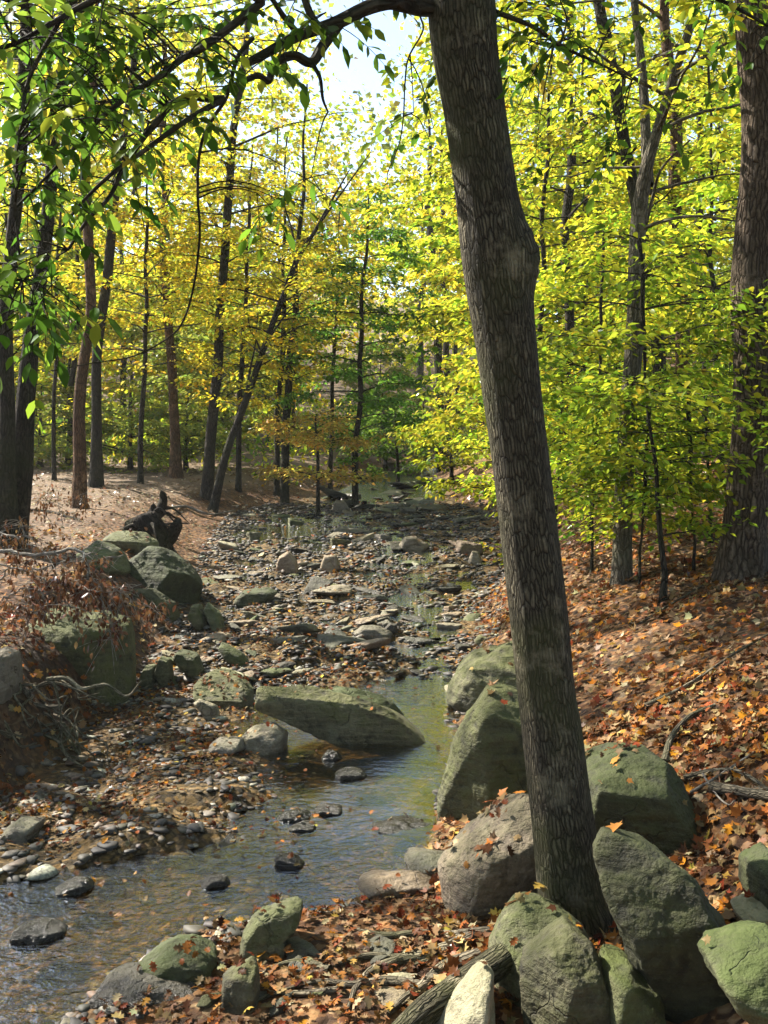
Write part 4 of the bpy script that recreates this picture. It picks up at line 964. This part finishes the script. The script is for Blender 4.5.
# low brush under the far trees
ug = Geo(); rgu = np.random.default_rng(78)
for i in range(620):
    y = rgu.uniform(29, 64); x = rgu.uniform(-.46, .48) * y
    L_, R_ = np.interp(y, Y_T, L_T) - .8, np.interp(y, Y_T, R_T) + .8
    if y < 52 and L_ < x < R_: continue
    if n2(x, y, .16, 40)[0] < -.22: continue
    z0 = hz(x, y); hb_ = rgu.uniform(.5, 2.6); n = 60
    P = np.array([x, y, z0 + hb_ * .55]) + rgu.normal(size=(n, 3)) * (.65, .65, hb_ * .28)
    pal = PAL[['olive', 'lime', 'green', 'goldgreen', 'orange'][rgu.choice(5, p=[.28, .27, .2, .2, .05])]]
    leaves(ug, P, rgu.normal(size=(n, 3)), np.array([0, 0, 1.0]) + .5 * rgu.normal(size=(n, 3)), rgu.uniform(.12, .24, n), pick(pal[0], n, .15, pal[1], rgu), LEAF_OVATE)
obj('undergrowth', ug.mesh('undergrowth'), M_LEAF, label='leafy low undergrowth filling the far wood', cat='undergrowth', kind='stuff')
# far wood reading as one mass
fw = Geo(); rgf = np.random.default_rng(77)
for i in range(1000):
    y = rgf.uniform(64, 100); x = rgf.uniform(-.50, .50) * y
    px = CX + x / y * F
    hmax = 30 if not (315 < px < 425) else 15 + 7 * rgf.random()
    z0 = hz(x, y); z = z0 + hmax * rgf.random() ** .85
    n = 46
    P = np.array([x, y, z]) + rgf.normal(size=(n, 3)) * (1.5, 1.5, .9)
    pal = PAL[['goldgreen', 'lime', 'yellow', 'olive'][rgf.integers(4)]]
    leaves(fw, P, rgf.normal(size=(n, 3)), np.array([0, 0, 1.0]) + .6 * rgf.normal(size=(n, 3)), rgf.uniform(.35, .65, n), pick(pal[0], n, .15, pal[1], rgf))
obj('far_woods', fw.mesh('far_woods'), M_LEAF, label='hazy mass of autumn woodland far upstream', cat='woods', kind='stuff')

# ------------------------------------------------------------------ air
hb = bmesh.new(); bmesh.ops.create_cube(hb, size=1)
hm = bpy.data.meshes.new('haze'); hb.to_mesh(hm); hb.free()
ht = NT('haze_air'); vol = ht.n('VolumePrincipled', {'Color': (.95, .95, .88, 1), 'Density': HAZE, 'Anisotropy': .1})
ht.t.links.new(vol.outputs[0], ht.out.inputs['Volume'])
hob = obj('haze', hm, ht.m, kind='stuff', label='thin pale haze hanging in the air of the wood', cat='haze')
hob.scale = (320, 270, 60); hob.location = (0, 90, 28.5)
# ------------------------------------------------------------------ the big leaning tree
tp = [(592, 958, 112), (582, 930, 84), (571, 886, 68), (561, 811, 62), (552, 736, 61), (546, 690, 58), (537, 600, 58), (526, 512, 57), (516, 427, 58), (506, 341, 61), (499, 290, 63), (494, 250, 64), (487, 200, 60), (480, 150, 59), (473, 100, 60), (465, 50, 64), (461, 0, 66), (456, -60, 60), (450, -200, 50), (448, -420, 38), (440, -700, 22)]
DT = 4.2
P = np.array([at(x, y, DT) for x, y, _ in tp]); r = np.array([w_ / 2000 * DT for _, _, w_ in tp])
P[0, 2] = hz(P[0, 0], P[0, 1]) - .15 if hz(P[0, 0], P[0, 1]) < P[0, 2] else P[0, 2] - .1
base = P[0].copy()
MAIN = obj('leaning_tree', None, loc=base, label='large leaning tree with grey furrowed bark and an arching limb', cat='tree')
wood = Geo()
sp_ = spline(np.concatenate([P, r[:, None]], 1), 240)
tube(wood, sp_[:, :3], sp_[:, 3], 72, bump=.05, flare=.25)
me = wood.mesh('trunk', base, True)
# burl on the side of the trunk
n_ = len(me.vertices); cob = np.zeros(n_ * 3, np.float32); me.vertices.foreach_get('co', cob); cob = cob.reshape(-1, 3) + base
bc = at(528, 255, DT - .02)
dd = np.linalg.norm((cob - bc) * (1, 1, .62), axis=1)
axp = np.stack([np.interp(cob[:, 2], sp_[:, 2], sp_[:, j]) for j in range(3)], 1)
cob = cob + unit(cob - axp) * (.045 * np.exp(-(dd / .085) ** 2) * (1 + .4 * pnoise(cob * 22)))[:, None]
me.vertices.foreach_set('co', (cob - base).astype(np.float32).ravel()); me.update()
TRUNK = obj('trunk', me, M_BARK_MAIN, parent=MAIN)

for k, (a, l) in enumerate(((-2.6, .75), (-1.9, .55), (-1.0, .5), (.1, .6), (2.5, .7), (3.4, .6))):
    rb = sp_[6, :3]; u = np.linspace(0, 1, 6)[:, None]
    q = rb + np.array([math.cos(a), math.sin(a), 0]) * l * u + np.array([0, 0, 1]) * (.16 - .5 * u ** .7) * .8 + .02 * rg.normal(size=(6, 3)) * u
    rgeo = Geo(); tube(rgeo, spline(q, 16), np.linspace(.10, .03, 16), 12, bump=.15)
    obj('root', rgeo.mesh('root', base, True), M_BARK_MAIN, parent=MAIN)
# limbs traced over the stream, as pixel rows with distance
LIMBS = [
    ([(462, -4, 4.2), (431, 8, 4.15), (405, 2, 4.1), (389, 3, 4.05), (363, 11, 4.0), (336, 23, 3.95), (319, 29, 3.9), (293, 38, 3.85), (269, 51, 3.8), (250, 62, 3.75)], 20, 8),
    ([(340, 22, 3.96), (322, 45, 3.9), (311, 62, 3.85), (293, 55, 3.8), (275, 64, 3.75), (270, 80, 3.7), (256, 76, 3.65), (230, 88, 3.6)], 12, 5),
    ([(311, 62, 3.85), (318, 78, 3.8), (323, 97, 3.8), (328, 112, 3.8)], 5, 2),
    ([(319, 29, 3.9), (308, 10, 3.85), (296, -30, 3.8), (270, -90, 3.7)], 9, 5),
    ([(300, 36, 3.85), (285, 15, 3.8), (262, -12, 3.7), (215, -40, 3.6)], 7, 3),
    ([(253, 38, 3.75), (240, 53, 3.7), (232, 75, 3.7), (224, 99, 3.65), (213, 117, 3.65), (202, 140, 3.6), (197, 167, 3.6), (199, 200, 3.6), (200, 235, 3.6), (194, 280, 3.6), (184, 315, 3.6), (170, 336, 3.6), (133, 356, 3.6), (90, 362, 3.6), (45, 372, 3.6)], 4.5, 1),
    ([(223, 99, 3.65), (205, 96, 3.6), (190, 95, 3.55), (172, 105, 3.5), (153, 122, 3.45), (143, 138, 3.4), (130, 160, 3.4), (122, 172, 3.4), (110, 195, 3.35), (90, 220, 3.3), (68, 250, 3.3)], 8, 2.5),
    ([(262, 2, 3.6), (225, 30, 3.5), (200, 48, 3.45), (180, 60, 3.4), (160, 75, 3.35), (140, 90, 3.3), (110, 112, 3.25), (95, 125, 3.2), (70, 153, 3.15), (45, 180, 3.1), (15, 208, 3.0)], 8, 2),
    ([(223, 100, 3.65), (200, 112, 3.5), (180, 125, 3.4), (140, 155, 3.3), (113, 172, 3.2), (85, 200, 3.1), (55, 236, 3.0)], 6, 2),
    ([(262, 2, 3.6), (230, -18, 3.4), (160, -25, 3.2), (95, 0, 3.1), (60, 20, 3.0), (35, 33, 2.95), (5, 47, 2.9), (-60, 60, 2.9)], 7, 2.5),
    ([(421, 4, 4.12), (422, 15, 4.1), (422, 32, 4.1), (409, 60, 4.05), (405, 83, 4.0), (404, 117, 4.0), (399, 143, 4.0), (386, 170, 4.0), (388, 180, 4.0)], 2.4, 1),
    ([(496, 12, 4.2), (535, 27, 4.3), (560, 45, 4.4), (600, 63, 4.5), (632, 80, 4.6)], 6, 2),
    ([(494, -20, 4.2), (560, -40, 4.3), (640, -30, 4.5), (720, 0, 4.6), (775, 30, 4.7)], 9, 3),
    ([(60, 20, 3.0), (30, 80, 3.0), (20, 130, 2.95), (15, 200, 2.9), (22, 280, 2.9)], 4, 1.5),
    ([(560, 45, 4.4), (566, 20, 4.4), (560, 0, 4.3)], 3, 1.5),
]
wood = Geo(); nodes = []
for line, w0, w1 in LIMBS:
    q = np.array([at(x, y, d) for x, y, d in line])
    m = max(16, len(line) * 6)
    q[1:-1] += .004 * rg.normal(size=q[1:-1].shape); s = spline(q, m)
    lw = Geo(); tube(lw, s, np.linspace(w0, w1, m) / 2000 * 3.8, 8 if w0 > 5 else 5, bump=.06)
    obj('limb', lw.mesh('limb', base, True), M_BARK_DARK, parent=TRUNK)
    nodes.append(s)
allnodes = np.concatenate(nodes)
cr = Geo()
HP = [(.05, .10, .010), (.08, .15, .015), (.15, .22, .02), (.28, .31, .03), (.42, .36, .04)]
HWT = (4, 4, 2.5, 1.0, .35)
def compound(p, d, n=7, L=.24, size=.06, rng=rg):
    """a drooping compound leaf: thin stalk with paired leaflets"""
    d = unit(d); t = np.linspace(0, 1, 6)[:, None]
    st = p + d * L * t + np.array([0, 0, -1]) * (.28 * L * t ** 2)
    tube(wood, st, np.linspace(.0022, .001, 6), 3, cap=False)
    T_ = unit(np.gradient(st, axis=0))
    side = unit(np.cross(T_[2], [0, 0, 1.0]))
    PP, DD, NN, SS = [], [], [], []
    for j in range(n):
        u = 1.0 if j == 0 else .35 + .6 * ((j + 1) // 2) / (n // 2 + .5)
        i = min(int(u * 5), 5)
        sgn = 0 if j == 0 else (1 if j % 2 else -1)
        dr = unit(T_[i] * .7 + side * sgn * 1.1 + np.array([0, 0, -.55]) + .3 * rng.normal(size=3))
        PP.append(st[i]); DD.append(dr); NN.append(unit(np.array([0, -.2, 1.0]) + .5 * rng.normal(size=3) + side * sgn * .4)); SS.append(size * rng.uniform(.7, 1.25) * (1.15 if j == 0 else 1))
    base_c = pick(HP, 1, .15, HWT, rng)
    leaves(cr, PP, DD, NN, SS, np.repeat(base_c, n, 0) * (1 + .12 * rng.normal(size=(n, 1))), LEAF_LANCE)
ZL = [((-20, -10, 130, 130), 52, (2.7, 3.6)), ((-20, 110, 70, 300), 34, (2.6, 3.3)), ((60, -10, 260, 70), 34, (3.2, 3.9)), ((60, 90, 150, 190), 20, (3.1, 3.6)), ((130, 60, 215, 150), 14, (3.3, 3.7)),
      ((0, 280, 45, 345), 9, (2.7, 3.1)), ((255, 172, 312, 205), 7, (3.5, 3.7)), ((225, -10, 330, 30), 12, (3.5, 3.9)), ((500, -10, 560, 75), 16, (4.2, 4.6)), ((560, 20, 660, 110), 12, (4.3, 4.7)), ((600, 110, 640, 150), 4, (4.4, 4.7)),
      ((640, -15, 768, 30), 15, (4.4, 4.8)), ((410, 60, 445, 160), 5, (4.3, 4.6)), ((340, -10, 380, 30), 4, (3.9, 4.1)), ((740, 25, 775, 70), 4, (4.6, 4.8)), ((510, 110, 545, 150), 3, (4.3, 4.5))]
for (x0, y0, x1, y1), cnt, (d0, d1) in ZL:
    for _ in range(int(cnt * (1.0 if x1 <= 130 else .85))):
        p = at(rg.uniform(x0, x1), rg.uniform(y0, y1), rg.uniform(d0, d1))
        j = int(np.argmin(np.linalg.norm(allnodes - p, axis=1))); a = allnodes[j]
        v = p - a; l = np.linalg.norm(v)
        if l > .12:
            tw = a + v * np.linspace(0, 1, 5)[:, None] + np.array([0, 0, .12 * l]) * np.sin(np.linspace(0, 1, 5) * math.pi)[:, None]
            tube(wood, tw, np.linspace(.0028 + .002 * l, .0015, 5), 4, cap=False)
        dirn = unit(np.array([rg.normal(), rg.normal() * .7, -.25]) + .6 * v / (l + .05))
        compound(p, dirn, 5 if rg.random() < .6 else 7, .19)
        if rg.random() < .6: compound(p, unit(dirn + 1.2 * rg.normal(size=3)), 5, .15)
# crown above the view
rgt = np.random.default_rng(31)
for i in range(30):
    a = rgt.uniform(0, 6.28); z = rgt.uniform(4.6, 8.4)
    k = int(np.argmin(np.abs(sp_[:, 2] - z)))
    az = rgt.uniform(2.1, 4.6) if i < 34 else rgt.uniform(0, 6.28)
    limb(wood, cr, sp_[k, :3], np.array([math.cos(az), math.sin(az), 0]), rgt.uniform(1.6, 3.6), .35 * rgt.uniform(.4, 1.4), .03, CR((0, 1), 3, 1, 'green', 17, .13, 2.6), rgt)
# one crown: leaves and the thin stalks that carry them
off = cr.n
pl = [np.concatenate(p) for p in cr.P.values()]; pw = [np.concatenate(p) + off for p in wood.P.values()]
me = mesh_np('crown', np.concatenate(cr.V + wood.V) - base, pl + pw, np.concatenate(cr.C + wood.C), np.concatenate(cr.U + wood.U))
me.materials.append(M_LEAF); me.materials.append(M_BARK_DARK)
me.polygons.foreach_set('material_index', np.repeat(np.array([0, 1], np.int32), [sum(len(p) for p in pl), sum(len(p) for p in pw)]))
obj('crown', me, None, parent=MAIN)

# ------------------------------------------------------------------ roots, stump, dead wood
def rootobj(name, label, cat, lines, mat, group=None, seg=7, bump=.12):
    g = Geo()
    for line, w0, w1 in lines:
        q = np.array(line, float); m = max(12, len(q) * 5)
        s = spline(q, m); tube(g, s, np.linspace(w0, w1, m), seg, bump=bump)
    V = np.concatenate(g.V); b = np.array([V[:, 0].mean(), V[:, 1].mean(), V[:, 2].min()])
    return obj(name, g.mesh(name, b, True), mat, loc=b, label=label, cat=cat, group=group)
def gline(pix, up=.02):
    out = []
    for p in pix:
        g = ground_hit(*p[:2]); out.append([g[0], g[1], hz(g[0], g[1]) + (p[2] if len(p) > 2 else up)])
    return out
rootobj('root', 'thick bark covered root curving down beside the smooth pale boulder', 'root', [(([at(505, 958, 3.75), at(480, 975, 3.68), at(455, 992, 3.6), at(425, 1012, 3.5), at(390, 1045, 3.4)]), .062, .05)], M_BARK_MAIN, seg=12)
for i, (pix, w0, w1, lab) in enumerate([
    ([(470, 945), (440, 958), (405, 965), (370, 960), (335, 968)], .028, .012, 'sinuous root running from the leaning tree toward the pool'),
    ([(490, 938), (455, 942), (420, 936), (385, 940), (350, 930)], .024, .010, 'upper root reaching along the pool margin'),
    ([(480, 960), (445, 975), (425, 990), (405, 1005), (388, 1018)], .03, .014, 'short gnarled root beside the thick bark covered root'),
    ([(420, 990), (385, 985), (350, 990), (318, 984), (285, 992)], .018, .008, 'thin root crossing the leaf heap on the near shore'),
    ([(400, 965), (372, 975), (356, 992), (348, 1015)], .02, .010, 'branched root dropping toward the bottom of the leaf heap'),
    ([(490, 975), (455, 968), (425, 968), (400, 975)], .016, .009, 'pale root tip between boulder and leaf heap'),
    ([(345, 995), (310, 1000), (275, 998), (240, 1012)], .013, .006, 'slender root lying low among wet leaves'),
    ([(330, 975), (300, 965), (275, 970), (255, 982)], .014, .007, 'dark root ending near the squarish grey stone'),
]):
    rootobj('root', lab, 'root', [(gline(pix, .008), w0 * 1.35, w1 * .7)], M_ROOT, bump=.3)
# tangle hanging off the left bank
rr = np.random.default_rng(55); lines = []
for i in range(46):
    a = at(rr.uniform(-30, 60), rr.uniform(672, 745), rr.uniform(6.6, 7.3))
    dr = unit([rr.uniform(.2, 1), -rr.uniform(0, .5), rr.uniform(-.7, .12)])
    l = rr.uniform(.25, .75); s = np.linspace(0, 1, 6)[:, None]
    q = a + dr * l * s + .07 * rr.normal(size=(6, 3)) * s + np.array([0, 0, -.25 * l]) * s ** 2
    w_ = rr.uniform(.005, .02); lines.append((q, w_, w_ * .4))
for pix, w_ in (([(-20, 695), (15, 700), (45, 707), (62, 706)], .028), ([(-20, 712), (20, 722), (45, 735), (52, 748)], .02), ([(-15, 730), (10, 728), (28, 745), (42, 750)], .018), ([(-10, 705), (25, 694), (48, 682), (60, 690)], .018), ([(20, 710), (48, 715), (62, 735), (60, 755)], .014)):
    lines.append((np.array([at(px, py, 6.9) for px, py in pix]), w_, w_ * .5))
rootobj('root_tangle', 'tangle of bare pale roots hanging out of the eroded bank below the huge boulder', 'roots', lines, M_ROOT, seg=6)
# decayed stump
st = ground_hit(152, 540); st[2] = hz(st[0], st[1]) - .1
g = Geo()
rs = np.random.default_rng(12)
for (dx, lean, hgt, r0, ph) in ((0, -.10, .50, .20, 0), (.02, .16, .86, .085, 1.5), (-.17, -.22, .42, .11, 3), (.14, .30, .44, .09, 5), (-.05, .02, .66, .06, 2)):
    zz = np.linspace(0, hgt, 9)
    pp = np.stack([dx + lean * zz / hgt * .8 + .06 * np.sin(zz * 9 + ph), .06 * np.cos(zz * 8 + ph), zz], 1) + st
    tube(g, spline(pp, 34), np.interp(np.linspace(0, 1, 34), [0, .2, .5, .8, .93, 1], [r0 * 1.4, r0, r0 * .9, r0 * .75, r0 * .6, r0 * .08]), 18, bump=.9, flare=.4)
for k in range(14):
    a = rs.uniform(0, 6.28); b0 = st + [0, 0, rs.uniform(.05, .5)]; l = rs.uniform(.3, .75)
    q = np.array([b0, b0 + [.5 * l * math.cos(a), .4 * l * math.sin(a), rs.uniform(-.05, .14)], b0 + [l * math.cos(a), .7 * l * math.sin(a), rs.uniform(-.3, .12)]])
    q[:, 2] = np.maximum(q[:, 2], st[2] + .05)
    tube(g, spline(q, 10), np.linspace(rs.uniform(.02, .07), .006, 10), 6, bump=.5)
STUMP = obj('stump', g.mesh('stump', st, True), M_BARK_DARK, loc=st, label='dark decayed stump with a jagged splinter standing behind the domed boulder', cat='stump')
# dead branches with brown leaves over the big boulder
M_DARKROOT = M_BARK_DARK
def dead_branch(label, lines, leafy, n, seed):
    rr = np.random.default_rng(seed); g, lf = Geo(), Geo()
    nodes = []
    for line, w0, w1 in lines:
        q = np.array([at(*p) for p in line]); s = spline(q, 26); s += .008 * rr.normal(size=s.shape)
        tube(g, s, np.linspace(w0, w1, 26), 5, bump=.1); nodes.append(s)
    al = np.concatenate(nodes)
    for _ in range(n * 2):
        a = al[rr.integers(len(al))]; l = rr.uniform(.08, .3)
        d = unit(rr.normal(size=3) * (1, .7, .6)); q = a + d * l * np.linspace(0, 1, 4)[:, None] + np.array([0, 0, -.3 * l]) * (np.linspace(0, 1, 4) ** 2)[:, None]
        tube(g, q, np.linspace(.004, .0015, 4), 3, cap=False)
        if rr.random() < leafy:
            m = rr.integers(4, 11); P = q[rr.integers(1, 4, m)] + .02 * rr.normal(size=(m, 3))
            leaves(lf, P, np.array([0, 0, -1.0]) + .4 * rr.normal(size=(m, 3)), rr.normal(size=(m, 3)), rr.uniform(.032, .07, m), pick([(.12, .06, .026), (.19, .095, .04), (.09, .045, .02), (.29, .16, .07)], m, .2, None, rr), LEAF_LANCE, .6 * rr.normal(size=m))
    V = np.concatenate(g.V); b = V.min(0)
    root = obj('dead_branch', None, loc=b, label=label, cat='branch')
    obj('wood', g.mesh('wood', b, True), M_PALE_TWIG, parent=root)
    if lf.n: obj('foliage', lf.mesh('foliage', b), M_DEAD, parent=root)
dead_branch('bleached dead branch hung with red brown leaves over the huge square boulder', [
    ([(-30, 545, 8.2), (30, 555, 8.0), (78, 550, 7.9), (88, 575, 7.8), (84, 590, 7.7)], .018, .01),
    ([(84, 590, 7.7), (110, 588, 7.6), (135, 600, 7.6), (160, 612, 7.6)], .008, .004),
    ([(84, 590, 7.7), (60, 590, 7.6), (35, 605, 7.5), (22, 650, 7.5)], .009, .004),
    ([(88, 575, 7.8), (100, 595, 7.6), (108, 620, 7.5), (112, 640, 7.5)], .007, .003),
    ([(40, 580, 7.7), (70, 583, 7.6), (105, 592, 7.5), (142, 585, 7.6)], .007, .003),
    ([(0, 600, 7.6), (30, 588, 7.5), (60, 600, 7.5), (92, 612, 7.4)], .007, .003)], .68, 135, 61)
dead_branch('dark dead brush with a few withered leaves at the edge of the bank', [
    ([(-30, 520, 9.6), (30, 545, 9.3), (80, 562, 9.2), (125, 555, 9.2)], .014, .005),
    ([(-20, 560, 9), (30, 570, 8.8), (70, 560, 8.8), (110, 548, 8.8)], .010, .004),
    ([(-10, 590, 8.5), (15, 560, 8.4), (24, 535, 8.3), (17, 520, 8.3)], .008, .003)], .4, 60, 62)
dead_branch('withered russet stalks standing on the leafy bank behind the dead branch', [
    ([(28, 520, 12.5), (30, 500, 12.5), (34, 482, 12.5)], .005, .002), ([(45, 518, 12.6), (46, 500, 12.6), (52, 480, 12.6)], .005, .002), ([(60, 515, 12.7), (58, 498, 12.7), (62, 478, 12.7)], .005, .002), ([(75, 520, 12.3), (78, 505, 12.3), (88, 488, 12.3)], .005, .002)], .8, 16, 63)
# fallen sticks
for lab, pix, w0, w1, mt in (
    ('long bleached fallen branch lying aslant the leafy slope', [(645, 712), (690, 690), (730, 662), (768, 640)], .014, .006, M_ROOT),
    ('mossy fallen branch curving down to the green peaked boulder', [(664, 770), (672, 742), (690, 722), (715, 712)], .02, .01, M_ROOT),
    ('grey forked stick beside the green peaked boulder', [(684, 785), (710, 778), (738, 780), (768, 800)], .016, .008, M_ROOT),
    ('thin pale stick crossing the forked one', [(690, 800), (715, 785), (740, 768), (755, 760)], .009, .004, M_PALE_TWIG),
    ('short pale twig bent over dark soil', [(700, 778), (715, 800), (728, 812), (735, 808)], .006, .003, M_PALE_TWIG),
    ('mossy log end poking from the leaves by the sticks', [(712, 795), (740, 800), (765, 805), (790, 812)], .03, .02, M_ROOT),
    ('thin stick on the slope below the massive ridged trunk', [(640, 628), (675, 606), (705, 588)], .012, .006, M_ROOT),
    ('sticks of driftwood lodged by the curving trunk', [(160, 512), (185, 508), (210, 516), (235, 512)], .03, .015, M_PALE_TWIG),
    ('dark fallen bough on the terrace edge', [(25, 512), (50, 514), (80, 522)], .03, .015, M_BARK_DARK)):
    rootobj('fallen_branch', lab, 'branch', [(gline(pix, .035), w0, w1)], mt)

# ------------------------------------------------------------------ leaf litter
V_all, F_all, nv = [GV], [quads], 0
bv = BVHTree.FromPolygons([tuple(v) for v in GV.tolist()], quads.tolist())
rv, rf, o_ = [], [], 0
for V, Fc in ROCK_GEO:
    rv.append(V); rf.append(Fc + o_); o_ += len(V)
for o, k in small:
    V, Fc = PROTO[k]
    mw = np.array(o.matrix_basis); W = V @ mw[:3, :3].T + mw[:3, 3]
    rv.append(W); rf.append(Fc + o_); o_ += len(W)
rv, rf = np.concatenate(rv), np.concatenate(rf)
bvr = BVHTree.FromPolygons(rv.tolist(), rf.tolist())
rgl = np.random.default_rng(91)
LC = [(.30, .115, .025), (.22, .08, .025), (.13, .055, .022), (.36, .17, .04), (.40, .28, .12), (.27, .17, .085), (.09, .04, .018), (.48, .20, .02), (.22, .14, .065), (.50, .37, .07), (.22, .055, .02), (.37, .30, .17)]
LW = (3, 3, 3, 2, 2, 3, 3, 1.2, 3, .5, 1.2, 1.5)
lg = Geo()
def litter(xs, ys, size, rockp, shape, zoff=.012, dark=False, tan=False):
    PP, NN, SS = [], [], []
    for x, y in zip(xs, ys):
        h = bv.ray_cast((x, y, 30), (0, 0, -1))
        if h[0] is None: continue
        loc, nrm = h[0], h[1]
        h2 = bvr.ray_cast((x, y, 30), (0, 0, -1))
        if h2[0] is not None and h2[0].z > loc.z:
            if rgl.random() > rockp or h2[1].z < .75: continue
            loc, nrm = h2[0], h2[1]
        elif loc.z < water_level(y) - .004:
            if rgl.random() > .12: continue
            loc = Vector((x, y, float(water_level(y)) + .003)); nrm = Vector((0, 0, 1))
        PP.append((loc.x, loc.y, loc.z + zoff + .02 * rgl.random())); NN.append(nrm[:])
    n = len(PP)
    if not n: return
    N = unit(np.array(NN) + .38 * rgl.normal(size=(n, 3)))
    D = np.cross(N, rgl.normal(size=(n, 3)))
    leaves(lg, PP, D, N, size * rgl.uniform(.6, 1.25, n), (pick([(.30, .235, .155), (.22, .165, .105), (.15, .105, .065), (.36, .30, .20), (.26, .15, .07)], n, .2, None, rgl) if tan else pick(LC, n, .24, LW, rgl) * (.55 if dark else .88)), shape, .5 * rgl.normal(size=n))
def band(n, x0, x1, y0, y1, fn=None):
    x = rgl.uniform(x0, x1, n); y = rgl.uniform(y0, y1, n)
    if fn is not None:
        k = fn(x, y) > rgl.random(n); x, y = x[k], y[k]
    return x, y
Lf = lambda y: np.interp(y, Y_T, L_T)
Rf = lambda y: np.interp(y, Y_T, R_T)
right = lambda x, y: np.where(x > Rf(y) - .05, np.clip(.65 + .7 * n2(x, y, 1.3, 21), .3, 1), 0)
leftb = lambda x, y: np.where(x < Lf(y) + .1, np.clip(.35 + .8 * n2(x, y, .9, 22), .05, 1), 0)
instr = lambda x, y: np.where((x > Lf(y)) & (x < Rf(y)), np.clip(.22 + 1.0 * n2(x, y, 1.1, 23) + .5 * np.exp(-(((x + 1.1) / .9) ** 2 + ((y - 9.6) / 1.3) ** 2)), 0, 1), 0)
x, y = band(11000, .2, 3.6, 2.4, 6.2, right); litter(x, y, .054, .10, LEAF_MAPLE)
x, y = band(4600, .2, 3.6, 2.4, 6.2, right); litter(x, y, .06, .06, LEAF_OAK)
x, y = band(20000, .5, 7.5, 6, 13, right); litter(x, y, .06, .15, LEAF_MAPLE)
x, y = band(6000, 1, 14, 13, 26, right); litter(x, y, .12, .2, LEAF_KITE)
shore = lambda x, y: np.where((x > Rf(y)) & (x < .6), 1.0, 0)
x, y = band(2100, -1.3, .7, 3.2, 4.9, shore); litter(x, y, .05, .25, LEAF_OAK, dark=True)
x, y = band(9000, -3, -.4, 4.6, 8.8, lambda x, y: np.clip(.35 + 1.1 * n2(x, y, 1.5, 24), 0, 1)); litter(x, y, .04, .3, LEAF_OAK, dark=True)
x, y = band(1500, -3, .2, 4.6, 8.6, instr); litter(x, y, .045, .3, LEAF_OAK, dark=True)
x, y = band(13000, -4, 2.2, 4.4, 14, instr); litter(x, y, .048, .35, LEAF_OAK)
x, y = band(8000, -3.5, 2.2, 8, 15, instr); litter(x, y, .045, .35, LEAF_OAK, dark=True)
x, y = band(8000, -4, 3, 14, 28, instr); litter(x, y, .085, .3, LEAF_KITE)
x, y = band(11000, -8, -1.6, 6, 14, leftb); litter(x, y, .075, .15, LEAF_OAK)
x, y = band(9000, -9, -2, 12, 22, leftb); litter(x, y, .075, .15, LEAF_OAK, tan=True)
x, y = band(13000, -18, -2, 18, 36, leftb); litter(x, y, .09, .15, LEAF_KITE, tan=True)
obj('fallen_leaves', lg.mesh('fallen_leaves'), M_DEAD, label='brown, orange and tan fallen leaves covering banks and stones', cat='leaves', kind='stuff')
